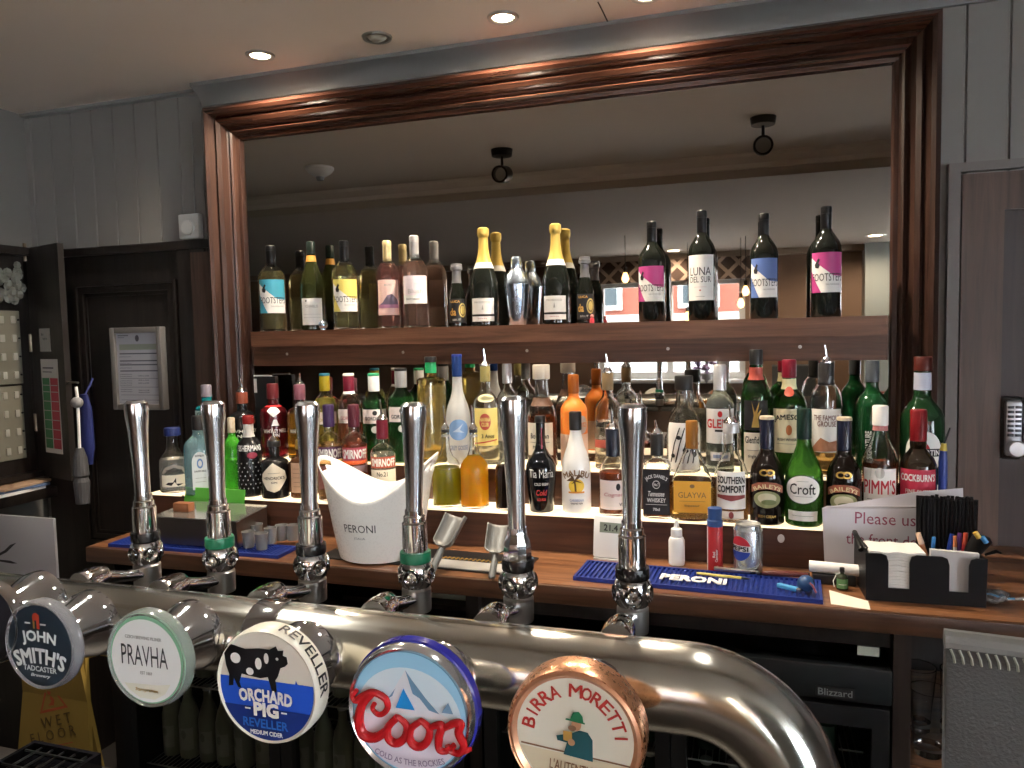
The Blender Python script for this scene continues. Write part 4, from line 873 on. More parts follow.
# --- top shelf: wines, sparkling wines and the shaker
SW = sh_t
YS = 2.262
WINEG = glass('wine_clear_glass', (.95, .97, .93)); PALE = liquid('pale_wine', (.99, .91, .50), .93); PALE2 = liquid('straw_wine', (.99, .93, .46), .93); ROSE = liquid('rose_wine', (.97, .42, .38), .9); ROSE2 = liquid('pale_rose_wine', (.98, .62, .50), .9)
DKG = mat('dark_wine_glass', (.008, .010, .008), .06, coat=.3); OLV = mat('olive_wine_glass', (.035, .042, .012), .05, 0, .45, 1.45)
BKC = mat('black_screwcap', (.008, .008, .009), .35, spec=.25); TURQ = pcol('turquoise_label', (.06, .36, .50)); YEL = pcol('yellow_label', (.78, .66, .16)); MAG = pcol('magenta_label', (.46, .05, .22)); BLU = pcol('blue_label', (.10, .17, .42)); WLB = pcol('white_label', (.80, .79, .76)); PNK = pcol('pink_label', (.86, .58, .52)); LIL = pcol('lilac_label', (.80, .70, .74))
def footsteps(m, ink=INK): return lab(m, ('P', [(-1, 0), (1, 0), (1, .40), (.3, .42), (-1, .88)], WLB), ('P', [(-1, 0), (-.35, 0), (-1, .55)], m), ('T', 'FOOTSTEPS', ink, .02, .38, 1.85, .19, {'bold': .0}), ('P', [(-.7, .62), (-.5, .60), (-.42, .68), (-.5, .74), (-.42, .82), (-.52, .86), (-.62, .78), (-.74, .70)], ink), ('T', 'SAUVIGNON', pcol('grey_print', (.4, .38, .36)), .3, .2, .8, .04))
bottle('wine_bottle', 'clear wine bottle with a turquoise and white label, leftmost on the shelf', 'wines on the mirror shelf', 272, 246, 26, 2.242, SW, 'bordeaux', WINEG, PALE, .70, (.76, BKC, 1.12, 'ridge'), labs=[(.21, .60, 62, footsteps(TURQ))])
bottle('wine_bottle', 'olive green wine bottle with an orange neck band and white label', 'wines on the mirror shelf', 312, 242, 24, 2.27, SW, 'burgundy', OLV, None, cap=(.86, mat('green_foil', (.008, .016, .013), .3), 1.1), bands=[(.775, .845, pcol('orange_band', (.65, .33, .06)), 'neck_band')], labs=[(.06, .36, 52, lab(WLB, ('T', 'CHABLIS', pcol('grey_print', (.4, .38, .36)), 0, .70, 1.1, .10), ('P', ell(-.5, .9, .08, .03), INK), ('P', L_(-.8, .40, .8, .405), INK), ('P', L_(-.8, .28, .8, .285), INK)), -6)])
bottle('wine_bottle', 'clear wine bottle with a yellow and white label', 'wines on the mirror shelf', 345, 241, 25, 2.242, SW, 'bordeaux', WINEG, PALE2, .72, (.76, BKC, 1.12, 'ridge'), labs=[(.20, .56, 62, footsteps(YEL))])
bottle('wine_bottle', 'rose wine bottle with a cream cap and a pink label showing a purple hill', 'wines on the mirror shelf', 388, 241, 23, 2.272, SW, 'bordeaux', WINEG, ROSE, .74, (.765, mat('cream_cap', (.62, .50, .26), .35, .3), 1.12, 'ridge'), labs=[(.15, .55, 58, lab(PNK, ('P', [(-.9, .28), (-.5, .36), (-.1, .56), (.3, .60), (.8, .44), (.9, .34), (.9, .26)], pcol('hill_purple', (.16, .12, .18))), ('P', L_(-.95, .20, .95, .30), pcol('hill_mauve', (.48, .20, .32))), ('P', L_(-1, 0, 1, .16), PNK), ('T', 'ROSE', pcol('grey_print', (.4, .38, .36)), 0, .85, .6, .06)))])
bottle('wine_bottle', 'pale rose wine bottle with a silver grey cap and a lilac scripted label', 'wines on the mirror shelf', 415, 236, 25, 2.25, SW, 'bordeaux', WINEG, ROSE2, .72, (.755, mat('grey_cap', (.38, .37, .37), .4, .2), 1.12, 'ridge'), labs=[(.26, .56, 62, lab(LIL, ('P', L_(-1, 0, 1, .30), WLB), ('T', 'Blush', pcol('grey_print', (.4, .38, .36)), .0, .44, 1.1, .16, {'bold': 0}), ('T', 'PINOT GRIGIO', INK, -.2, .16, 1.0, .05), ('P', L_(-.1, .7, .7, .705), INK)))])
SPK = dict(cap=(.72, mat('gold_foil', (.70, .50, .13), .34, .45), 1.05, 'foil'))
def prosecco(px, yt, lb): 
    bottle('sparkling_wine_bottle', lb, 'sparkling wines on the mirror shelf', px, yt, 28, 2.268, SW, 'champ', DKG, None, **SPK, bands=[(.585, .65, mat('foil_white', (.75, .74, .70), .35), 'foil_collar')], labs=[(.045, .28, 50, lab(WLB, ('P', L_(-1, .22, 1, .31), INK), ('T', 'PROSECCO', pcol('grey_print', (.4, .38, .36)), 0, .82, 1.3, .08), ('P', [(-.06, .5), (.1, .5), (.02, .72)], pcol('grey_print', (.4, .38, .36))), ('T', 'extra dry', pcol('rose_print', (.5, .2, .2)), 0, .12, .7, .06)), -10)])
prosecco(484, 228, 'gold-topped sparkling wine bottle left of the steel shaker'); prosecco(556, 224, 'gold-topped sparkling wine bottle right of the steel shaker')
def piccolo(px, yt, lb):
    bottle('small_wine_bottle', lb, 'small black bottles on the mirror shelf', px, yt, 18, 2.255, SW, 'piccolo', DKG, None, cap=(.76, mat('grey_stopper', (.16, .16, .17), .35, .2), 1.05, 'stop'), labs=[(.06, .44, 62, lab(pcol('black_label', (.015, .015, .018)), ('P', ell(.55, .52, .42, .30), mat('gold_label', (.60, .46, .14), .5)), ('P', ell(.55, .52, .32, .23), pcol('black_label', (.015, .015, .018))), ('P', ell(.55, .52, .26, .19), mat('gold_label', (.60, .46, .14), .5)), ('T', 'da', mat('orange_script', (.65, .35, .08), .5), -.45, .45, .6, .3), ('T', 'BRUT', pcol('grey_print', (.4, .38, .36)), -.1, .12, .8, .08), ('T', 'LUCA', mat('orange_script', (.65, .35, .08), .5), -.2, .88, .9, .09)))])
piccolo(457, 264, 'small black stoppered bottle left of the gold-topped pair'); piccolo(585, 257, 'small black stoppered bottle right of the gold-topped pair')
p = pt(517, 290, Y=2.255); zt = pt(517, 257, Y=2.255).z-SW; rs = 12.6*depth((p.x, 2.255, SW+.1))/FPX
t = thing('cocktail_shaker', 'polished steel cocktail shaker etched with a crest, between the gold-topped bottles', 'shaker', (p.x, 2.255, SW+.0004), math.atan2(-p.x, 2.255))
SHK = mat('polished_steel', (.62, .76, .95), .24, 1)
MB().lathe([(0, .001), (rs*.66, 0), (rs*.70, .004), (rs*.98, zt*.52), (rs, zt*.58), (0, zt*.58)], 32).build('cup', SHK, t)
MB().lathe([(rs*1.02, zt*.58), (rs*1.03, zt*.60), (rs*.98, zt*.63), (rs*.80, zt*.74), (rs*.50, zt*.82), (rs*.42, zt*.835), (0, zt*.835)], 32).build('strainer_top', SHK, t)
MB().lathe([(rs*.45, zt*.835), (rs*.46, zt*.86), (rs*.44, zt*.97), (rs*.36, zt), (0, zt*1.002)], 26).build('lid', SHK, t)
ET = mat('etched_steel', (.40, .42, .46), .5, .8)
def smap(x, y, l):
    z = zt*.08+y; r = interp([(rs*.70, .004), (rs*.98, zt*.52), (rs, zt*.58)], z)+.0004+l*.0002; a = x/rs; return Vector((r*math.sin(a), -r*math.cos(a), z))
items = []
for (cx_, cy_, rx, ry) in ((0, .82, .22, .10), (0, .60, .34, .07), (0, .30, .20, .14)):
    o1, o2 = ell(cx_, cy_, rx, ry, 20), ell(cx_, cy_, rx*.75, ry*.72, 20)
    items += [('P', [o1[k], o1[(k+1) % 20], o2[(k+1) % 20], o2[k]], ET) for k in range(20)]
# one etched mesh: join the ring quads
bm_ = MB()
for it in items:
    vs = [bm_.bm.verts.new(smap(x*rs*.9, y*zt*.48, 1)) for x, y in it[1]]; bm_.bm.faces.new(vs)
bm_.build('etched_crest', ET, t)
art([('T', 'SHAKER', ET, 0, .60, 1.0, .10)], rs*1.8, zt*.48, smap, first=t.children[0])
for ch in list(t.children[0].children): pass
p = pt(323, 325, Y=2.235)
t = thing('silver_ball', 'small mirrored ball at the front of the shelf, beside the white-labelled green bottle', 'ornament', (p.x, 2.235, SW))
MB().ball((0, 0, .018), .0155, u=24, v=14).build('ball', SHK, t); MB().lathe([(.006, 0), (.010, 0), (.010, .004), (.006, .004)], 18, close=True).build('base_ring', SHK, t)
p = pt(592, 318, Y=2.225)
t = thing('red_figurine', 'tiny red peg figure at the front of the shelf by the small black bottle', 'ornament', (p.x, 2.225, SW))
RF = mat('toy_red', (.50, .04, .06), .4)
MB().lathe([(0, 0), (.007, 0), (.0065, .012), (.004, .016), (0, .017)], 14).build('body', RF, t); MB().ball((0, 0, .021), .0052, u=14, v=10).build('head', mat('toy_pink', (.6, .25, .22), .4), t)
RW = dict(cap=(.755, BKC, 1.12, 'ridge'))
bottle('wine_bottle', 'dark red wine bottle with a magenta and white label, left of the plain white-labelled one', 'red wines on the mirror shelf', 652, 222, 27, 2.25, SW, 'bordeaux', DKG, None, **RW, labs=[(.20, .55, 62, footsteps(MAG), -8)])
bottle('wine_bottle', 'dark red wine bottle with a plain white label in tall black capitals', 'red wines on the mirror shelf', 702, 211, 27, 2.25, SW, 'bordeaux', DKG, None, **RW, labs=[(.18, .59, 60, lab(WLB, ('T', 'LUNA', INK, .0, .64, 1.5, .18, {'bold': 0}), ('T', 'DEL SUR', INK, .0, .46, 1.5, .13, {'bold': 0}), ('P', L_(-.4, .29, .4, .295), pcol('rose_print', (.5, .2, .2))), ('P', ell(0, .22, .07, .02), pcol('rose_print', (.5, .2, .2))), ('P', L_(-.3, .08, .3, .085), INK)), -8)])
bottle('wine_bottle', 'dark red wine bottle with a blue and white label', 'red wines on the mirror shelf', 764, 214, 27, 2.25, SW, 'bordeaux', DKG, None, **RW, labs=[(.20, .57, 62, footsteps(BLU), 2)])
bottle('wine_bottle', 'dark red wine bottle with a magenta and white label, rightmost on the shelf', 'red wines on the mirror shelf', 826, 207, 29, 2.25, SW, 'bordeaux', DKG, None, **RW, labs=[(.22, .58, 66, footsteps(MAG), 6)])
# --- upper step, back row
GB = 'bottles on the upper lit step'
ZB, YB = SZ2, 2.158
BKM = mat('matt_black_bottle', (.010, .010, .011), .18); GRN = glass('green_glass', (.07, .27, .09)); GRND = mat('deep_green_glass', (.012, .10, .03), .04, 0, .5, 1.45)
REDG_ = mat('red_gin_glass', (.17, .012, .02), .05, 0, .65, 1.4); AMB = liquid('amber_liquid', (.80, .30, .05)); WATER = liquid('clear_liquid', (.97, .98, .96))
LPR = pcol('pale_print', (.72, .72, .70))
def whitley(nm, ink=LPR): return [('T', nm, ink, 0, .5, 1.8, .55)]
bottle('gin_bottle', 'matt black gin bottle with red neck and steel pourer, at the upper step\'s left end', GB, 243, 379, 26, YB, ZB, 'shoulder', BKM, None, cap=(.82, pcol('rust_cap', (.55, .14, .08), .4), 1.15), pour=13, labs=[(.30, .44, 70, [('T', 'WHITLEY', LPR, 0, .75, 1.7, .34), ('T', 'NEILL', LPR, 0, .2, 1.0, .34)], 10), (.50, .60, 30, [('P', ell(0, .5, .7, .5), pcol('rust_cap', (.55, .14, .08), .4))], 40)])
bottle('gin_bottle', 'red gin bottle with a pink cap and a white neck tag', GB, 274, 384, 26, YB, ZB, 'shoulder', REDG_, None, cap=(.80, pcol('maroon_cap', (.30, .04, .05), .3), 1.15), bands=[(.69, .71, RED, 'neck_ring')], labs=[(.30, .54, 62, [('T', 'WHITLEY NEILL', LPR, 0, .30, 1.7, .20), ('T', 'GIN', LPR, 0, .05, .5, .2), ('P', [(-.25, .6), (.25, .6), (.1, .95), (-.1, .95)], LPR)], 6), (.56, .70, 34, [('P', [(-.9, .6), (0, 0), (.9, .5), (.6, .9), (-.5, .95)], pcol('tag_white', (.75, .74, .72)))])])
bottle('gin_bottle', 'golden orange gin bottle with a pink cap, beside the red one', GB, 301, 385, 26, YB, ZB, 'shoulder', CLG, liquid('golden_orange', (.95, .50, .06)), .62, (.80, pcol('pink_cap', (.55, .20, .28), .35), 1.15), labs=[(.30, .42, 60, [('T', 'WHITLEY NEILL', LPR, 0, .7, 1.7, .4), ('T', 'GIN', LPR, 0, .15, .5, .3)], 0)])
YLG = liquid('yellow_spirit', (.98, .88, .18)); PKG = liquid('pink_orange_spirit', (.97, .36, .20))
GOR = lambda ink: lab(pcol('gin_label', (.78, .70, .66)), ('T', "GORDON'S", ink, 0, .36, 1.5, .26), ('P', ell(0, .75, .16, .18), ink))
bottle('gin_bottle', 'yellow gin bottle with a yellow cap topped in blue', GB, 326, 374, 23, YB, ZB, 'gordon', CLG, YLG, .72, (.80, pcol('yellow_cap', (.80, .60, .03), .35), 1.1), captop=pcol('cap_blue', (.05, .35, .55), .35), labs=[(.42, .56, 60, GOR(pcol('gold_ink', (.5, .36, .05))))])
bottle('gin_bottle', 'pink-orange gin bottle with a red and white cap', GB, 350, 374, 24, YB, ZB, 'gordon', CLG, PKG, .50, (.80, pcol('crimson_cap', (.42, .03, .08), .35), 1.1), captop=WLB, bands=[(.77, .80, WLB, 'cap_skirt')], labs=[(.44, .60, 62, GOR(pcol('rose_print', (.5, .2, .2))))])
for px, capm, lb, top in ((375, WLB, 'green gin bottle with a white cap, left one of the green pair', GREENP), (402, pcol('cap_pale', (.70, .70, .72), .35), 'green gin bottle with a white cap topped in black, right one of the green pair', BLACK)):
    bottle('gin_bottle', lb, GB, px, 374 if px < 400 else 369, 25 if px < 400 else 27, YB, ZB, 'gordon', GRN, liquid('green_tinted_gin', (.55, .95, .60)), .7, (.80, capm, 1.1), captop=top, labs=[(.44, .60, 64, GOR(INK)), (.33, .41, 22, [('P', ell(0, .5, .8, .5), pcol('seal_grey', (.55, .55, .52)))])])
bottle('liqueur_bottle', 'tall straight gold liqueur bottle with a green neck and black cap', GB, 432, 357, 25, YB, ZB, 'cyl', glass('gold_tint_glass', (.93, .82, .50)), liquid('pale_gold', (.97, .85, .45)), .74, (.95, BLACK, 1.2), sq=5, bands=[(.85, .95, pcol('emerald_neck', (.02, .35, .12), .3), 'neck_sleeve')], turn=20)
FROST = mat('frosted_glass', (.90, .92, .93), .45, 0, .55, 1.3, sss=.3)
bottle('vodka_bottle', 'frosted white vodka bottle with a blue cap and blue bird panel', GB, 458, 355, 25, YB, ZB, 'tapered', FROST, None, cap=(.80, pcol('royal_cap', (.03, .10, .42), .3), 1.12), captop=pcol('royal_cap_top', (.06, .10, .55), .3), labs=[(.22, .42, 55, [('P', ell(0, .5, .85, .48), pcol('goose_blue', (.22, .38, .68))), ('P', [(-.5, .4), (-.1, .55), (.4, .8), (.1, .5), (.5, .35), (0, .4)], pcol('goose_pale', (.55, .66, .85)))]), (.12, .19, 50, [('T', 'GREY GOOSE', pcol('goose_ink', (.25, .32, .5)), 0, .5, 1.7, .6)]), (.84, .92, 60, [('P', [(-.5, .4), (-.1, .5), (.1, .9), (.2, .5), (.6, .7), (.1, .2)], LPR)])])
HAV = pcol('rum_yellow', (.86, .70, .22))
bottle('rum_bottle', 'pale rum bottle with a yellow label, a red disc on it and a steel pourer', GB, 486, 349, 25, YB, ZB, 'spirit', CLG, liquid('light_rum', (.97, .90, .62)), .56, (.84, pcol('pale_yellow_cap', (.80, .68, .25), .4), 1.1), pour=17, labs=[(.20, .58, 62, lab(HAV, ('P', ell(-.1, .64, .42, .22), pcol('disc_red', (.55, .10, .06))), ('T', 'HAVANA', HAV, -.1, .70, .75, .10, {'bold': .04}), ('T', 'CLUB', HAV, -.1, .57, .5, .10, {'bold': .04}), ('T', '3 Anos', INK, .1, .26, .9, .10), ('P', [(-.8, .05), (.8, .14), (.8, .17), (-.8, .08)], RED))), (.64, .72, 60, [('P', ell(0, .5, .8, .5), pcol('neck_cream', (.80, .74, .45)))])])
bottle('rum_bottle', 'clear white rum bottle with a silver cap, behind the tall tapered tap', GB, 508, 364, 23, YB+.07, ZB, 'spirit', CLG, WATER, .6, (.80, mat('silver_cap', (.60, .60, .62), .35, .4), 1.15), labs=[(.22, .55, 60, lab(WLB, ('T', 'BACARDI', INK, 0, .5, 1.4, .16), ('P', ell(0, .8, .25, .12), RED)))])
bottle('whisky_bottle', 'dark amber bourbon bottle with a brown banner round its shoulders', GB, 542, 365, 30, YB, ZB, 'squat', CLG, liquid('deep_amber', (.42, .10, .03)), .50, (.86, mat('clear_stopper', (.5, .45, .38), .3), 1.3), bands=[(.60, .68, pcol('banner_brown', (.16, .09, .06)), 'shoulder_band')], labs=[(.12, .44, 55, lab(CREAM, ('T', 'Bourbon', INK, 0, .6, 1.3, .16), ('P', L_(-.7, .4, .7, .41), INK), ('T', 'reserve', INK, 0, .25, .9, .1)), -12)])
ORF = mat('orange_frosted', (.90, .28, .05), .35, 0, .0, 1.4, sss=.5); ORW = mat('orange_white_frosted', (.88, .62, .48), .35, sss=.5)
t = bottle('liqueur_bottle', 'frosted bright orange liqueur bottle fading to white, behind the white palm-tree bottle', GB, 574, 375, 27, YB, ZB, 'spirit', ORF, None, cap=(.80, pcol('orange_cap', (.80, .22, .03), .4), 1.12), labs=[(.36, .58, 62, [('P', ell(.35, .5, .55, .45), pcol('silver_crest', (.55, .45, .42), .4)), ('T', 'SPRITZ', pcol('crest_orange', (.7, .2, .05)), .35, .5, .8, .2)], 10)])
p_ = t.children[0]
MB().lathe([(r+.0006, z) for r, z in [(v*.5*27*depth((t.location.x, YB, ZB+.12))/FPX, zz) for v, zz in ((1, .004), (1, .10))]]+[(0, .10)], 28).build('pale_base', ORW, t)
SAIL = pcol('sail_label', (.55, .52, .48))
bottle('rum_bottle', 'clear spiced rum bottle with a tan cap, coral band and steel pourer', GB, 608, 354, 27, YB, ZB, 'spirit', CLG, liquid('faint_amber', (.97, .86, .66)), .5, (.82, pcol('tan_cap', (.60, .42, .22), .5), 1.15), pour=19, labs=[(.16, .58, 60, [('P', L_(-1, .16, 1, .36), pcol('coral_band', (.62, .14, .10))), ('T', 'Dead Man', INK, -.1, .76, 1.3, .16, {'shear': .3}), ('T', "Spiced", WLB, .05, .42, 1.0, .12, {'shear': .3}), ('T', 'RUM', INK, .05, .60, .7, .1)], -14)])
bottle('gin_bottle', 'clear gin bottle with a black cap and a white label of black sprigs', GB, 684, 376, 34, YB, ZB, 'squat', CLG, WATER, .45, (.85, BLACK, 1.2), labs=[(.03, .52, 62, lab(WLB, *[('P', [(-.8+.3*k, .15), (-.72+.3*k, .16), (-.5+.3*k, .55), (-.2+.26*k, .9), (-.26+.26*k, .9), (-.56+.3*k, .56)], INK) for k in range(5)], *[('P', ell(-.6+.32*k, .3+.13*((k*3) % 5), .12, .045), INK) for k in range(5)], ('P', ell(.55, .45, .2, .16), INK)))])
GLN = pcol('vodka_label', (.74, .72, .70))
bottle('vodka_bottle', "dark glass bottle with silver cap and white label in red capitals", GB, 720, 365, 28, YB, ZB, 'spirit', mat('smoky_glass', (.30, .34, .32), .03, 0, .8, 1.4), None, cap=(.765, mat('silver_cap2', (.62, .62, .64), .3, .5), 1.2), labs=[(.28, .60, 66, lab(GLN, ('T', "GLEN'S", RED, 0, .58, 1.7, .26, {'bold': .03}), ('P', ell(0, .85, .14, .09), RED), ('P', L_(-.3, .34, .3, .40), INK))), (.12, .20, 40, lab(pcol('small_plate', (.70, .70, .72)), ('P', L_(-.7, .3, .7, .7), pcol('goose_ink', (.25, .32, .5)))))])
bottle('whisky_bottle', 'green whisky bottle with a gold stag and a cream lower label', GB, 756, 350, 29, YB, ZB, 'gordon', GRN, liquid('green_tinted_whisky', (.5, .70, .12)), .66, (.88, BLACK, 1.1), bands=[(.76, .86, pcol('neck_red', (.40, .07, .05)), 'neck_band')], labs=[(.02, .34, 50, lab(CREAM, ('T', 'Glenfiddich', INK, 0, .82, 1.7, .17), ('P', L_(-.7, .55, .7, .56), INK), ('T', 'single malt', INK, 0, .4, 1.2, .1))), (.36, .60, 40, [('P', L_(-1.2, 0, 1.2, 1), pcol('black_label', (.015, .015, .018))), ('P', [(-.4, .1), (.3, .1), (.2, .4), (.5, .7), (.1, .55), (.3, .95), (-.1, .6), (-.4, .95), (-.2, .5)], GOLD)])])
JAM = pcol('whiskey_cream', (.78, .70, .48))
bottle('whisky_bottle', 'green whiskey bottle with a red cap and a tall cream label', GB, 789, 360, 33, YB+.012, ZB, 'spirit', GRN, liquid('green_tinted_whisky', (.5, .70, .12)), .66, (.845, pcol('bright_red_cap', (.50, .02, .06), .3), 1.12), bands=[(.745, .835, pcol('neck_cream', (.80, .74, .45)), 'neck_band')], labs=[(.20, .58, 60, lab(JAM, ('T', 'JAMESON', INK, 0, .80, 1.8, .15, {'bold': .03, 'arc': .16}), ('P', ell(0, .52, .16, .12), pcol('rust_print', (.5, .16, .05))), ('T', 'IRISH WHISKEY', INK, 0, .30, 1.3, .06), ('P', L_(-.7, .2, .7, .206), INK))), (.70, .76, 35, [('P', ell(0, .5, .8, .7), pcol('disc_red', (.55, .10, .06)))])])
bottle('whisky_bottle', 'clear whisky bottle with a black cap, white label with a brown grouse, and steel pourer', GB, 826, 345, 30, YB, ZB, 'grouse', CLG, liquid('whisky_gold', (.92, .60, .22)), .22, (.80, mat('dark_cap', (.03, .03, .03), .3), 1.1), pour=18, labs=[(.22, .60, 60, lab(WLB, ('T', 'THE FAMOUS', pcol('grouse_ink', (.16, .06, .05)), .05, .80, 1.6, .12), ('T', 'GROUSE', pcol('grouse_ink', (.16, .06, .05)), .05, .66, 1.1, .12), ('P', [(-.9, .08), (-.3, .34), (.2, .24), (.9, .30), (.9, .04), (-.9, 0)], pcol('grouse_brown', (.40, .18, .10)))))])
bottle('whisky_bottle', 'dark green bottle with lengthwise lettering, at the right end of the upper step', GB, 872, 361, 30, YB, ZB, 'spirit', GRND, None, cap=(.82, mat('streaked_cap', (.06, .07, .08), .3), 1.15), labs=[(.08, .50, 40, [('T', 'SIGNATURE', LPR, -.3, .5, 2.6, .11, {'rot': 90})])])
# --- lower step, front row
GF = 'bottles on the lower lit step'
ZF, YF = SZ1, 2.046
bottle('tequila_bottle', 'clear squat bottle with a blue cap, at the far left of the lower step', GF, 174, 428, 27, YF, ZF, 'squat', CLG, WATER, .52, (.88, pcol('cobalt_cap', (.04, .07, .30), .35), 1.3), labs=[(.06, .46, 60, [('P', [(-.9, .62), (-.6, .85), (0, .98), (.6, .85), (.9, .62), (.7, .6), (.4, .76), (0, .86), (-.4, .76), (-.7, .6)], pcol('label_smoke', (.35, .32, .28))), ('T', 'TEQUILA', INK, 0, .72, 1.1, .10), ('P', L_(-.9, .1, .9, .56), pcol('label_ivory', (.80, .74, .60))), ('P', [(-.6, .2), (-.2, .15), (.0, .3), (.2, .12), (.6, .2), (.1, .22), (.1, .45), (-.1, .28), (-.4, .28)], INK)])])
bottle('gin_bottle', 'pale blue flat gin bottle with a grey oval label', GF, 200, 416, 29, YF-.016, ZF, 'spirit', mat('ice_blue_glass', (.40, .66, .74), .03, 0, .8, 1.4), None, cap=(.82, BLACK, 1.1), sq=4, sy=.6, labs=[(.07, .56, 60, [('P', rect(-.62, 0, .62, .7)+ell(0, .7, .62, .3, 14, 0, PI)[::1][1:-1] if False else [(-.62, 0), (.62, 0), (.62, .7)]+ell(0, .7, .62, .28, 12, .1, PI-.1)+[(-.62, .7)], pcol('gin_grey', (.55, .60, .62))), ('P', ell(0, .68, .24, .13), pcol('portrait_blue', (.10, .20, .42))), ('P', ell(0, .68, .14, .08), pcol('gin_grey', (.55, .60, .62))), ('T', 'BOMBAY', INK, 0, .88, .7, .05), ('T', 'SAPPHIRE', INK, 0, .48, .9, .05), ('P', L_(-.4, .3, .4, .306), INK), ('P', L_(-.4, .2, .4, .206), INK)])])
bottle('gin_bottle', 'tall teal bottle with a grey cap, behind the green-collared tap', GF, 209, 385, 22, YF+.056, ZF, 'cyl', mat('teal_glass', (.015, .22, .25), .06, 0, .35, 1.4), None, cap=(.885, mat('mauve_cap', (.20, .18, .22), .35), 1.1), labs=[(.69, .77, 60, [('P', L_(-1, .1, 1, .9), pcol('teal_pale', (.35, .52, .50))), ('T', 'GIN', INK, 0, .5, 1, .4)], -25)])
bottle('liqueur_bottle', 'bright green melon liqueur bottle, just right of the green-collared tap', GF, 233, 418, 18, YF+.034, ZF, 'spirit', mat('lime_glass', (.10, .55, .05), .05, 0, .6, 1.4), None, cap=(.80, mat('sand_cap', (.45, .38, .28), .4), 1.1))
bottle('spirit_bottle', 'black dimpled bottle with a red cap and white neck', GF, 250, 416, 24, YF-.002, ZF, 'spirit', BKM, None, cap=(.90, pcol('scarlet_cap', (.50, .03, .03), .35), 1.25), bands=[(.74, .90, pcol('neck_grey', (.55, .53, .50)), 'neck_label')], labs=[(.56, .66, 64, [('T', 'FISHERMANS', LPR, 0, .5, 1.9, .7, {'bold': .03})]), (.48, .56, 40, [('P', ell(.3, .5, .6, .5), pcol('crest_maroon', (.30, .04, .07)))]), (.08, .46, 70, [('P', ell(-.75+.3*i+(.15 if j % 2 else 0), .08+.14*j, .034, .026, 8), pcol('dot_grey', (.4, .4, .4))) for j in range(7) for i in range(6)])])
bottle('gin_bottle', 'black apothecary gin bottle with a cream diamond label and a steel pourer', GF, 275, 428, 27, YF-.006, ZF, 'shoulder', BKM, None, pour=13, cap=(.9, BLACK, 1.25), labs=[(.12, .64, 60, [('P', [(-.05, 1), (.8, .70), (.95, .45), (.35, .06), (0, 0), (-.5, .08), (-.95, .40), (-.9, .62)], CREAM), ('T', "HENDRICK'S", INK, 0, .48, 1.5, .10), ('T', 'GIN', INK, 0, .33, .4, .06), ('P', L_(-.4, .64, .4, .65), INK)], -6)])
bottle('liqueur_bottle', 'brown bottle with a peach paper label, half hidden by a tap', GF, 301, 440, 21, YF+.014, ZF, 'shoulder', mat('brown_glass', (.12, .05, .02), .06, 0, .4, 1.4), None, cap=(.84, GOLD, 1.1), labs=[(.10, .62, 62, lab(pcol('peach_paper', (.58, .38, .26)), *[('P', L_(-.7, z, .7, z+.008), INK) for z in (.2, .35, .5, .65, .8)]))])
def smirnoff(px, yt, capm, liqm, bandm, lb, pour=0, artm=None):
    bottle('vodka_bottle', lb, 'bottles behind the ice bucket', px, yt, 25, YF, ZF, 'shoulder', CLG, liqm, .60, (.77, capm, 1.2), pour=pour, labs=[(.06, .58, 66, [('P', L_(-1, .72, 1, .98), bandm), ('T', 'SMIRNOFF', WLB, 0, .85, 1.75, .17, {'bold': .04})]+([('P', L_(-1, 0, 1, .68), artm), ('T', 'No.21', INK, -.1, .58, .7, .10), ('T', 'VODKA', RED, .05, .36, 1.2, .12, {'arc': .03}), ('T', 'triple distilled', INK, 0, .14, 1.0, .06)] if artm == CREAM else [('P', [(-1, .1), (-.4, .15), (0, .4), (.5, .5), (1, .45), (1, .62), (0, .62), (-1, .6)], artm)]))])
smirnoff(330, 405, pcol('violet_cap', (.10, .05, .18), .3), liquid('honey_spirit', (.96, .62, .30)), pcol('band_plum', (.10, .04, .09)), 'amber flavoured vodka bottle with a violet cap, left of the trio behind the ice bucket', artm=pcol('art_plum', (.30, .12, .10)))
smirnoff(355, 405, pcol('wine_cap', (.20, .04, .07), .3), liquid('red_spirit', (.92, .18, .08)), pcol('band_red', (.42, .06, .09)), 'red flavoured vodka bottle with a maroon cap, middle of the trio behind the ice bucket', artm=pcol('art_grey', (.35, .24, .28)))
smirnoff(383, 400, pcol('oxblood_cap', (.28, .02, .05), .3), liquid('clear_vodka', (.98, .94, .78)), pcol('band_rust', (.42, .09, .05)), 'clear vodka bottle with maroon neck and cream label, rightmost behind the ice bucket', 20, CREAM)
OLVQ = mat('olive_cordial', (.40, .36, .015), .2, 0, 0, 1.34, sss=.8); ORJ = mat('orange_juice', (1, .50, .02), .25, 0, 0, 1.34, sss=1)
bottle('cordial_bottle', 'clear pourer bottle half full of olive green cordial', GF, 446, 405, 28, YF, ZF, 'carafe', CLG, OLVQ, .50, pour=24, bands=[(.955, 1, BLACK, 'pourer_ring'), (.90, .925, STEEL, 'neck_ring')])
bottle('juice_bottle', 'clear pourer bottle full of bright orange juice', GF, 474, 405, 28, YF, ZF, 'carafe', CLG, ORJ, .66, pour=24, bands=[(.955, 1, BLACK, 'pourer_ring'), (.90, .925, STEEL, 'neck_ring')])
bottle('coffee_bottle', 'dark brown bottle half hidden behind the tall tapered tap', GF, 508, 432, 26, YF, ZF, 'carafe', CLG, mat('cola_liquid', (.02, .008, .006), .05), .56, (.88, BLACK, 1.1))
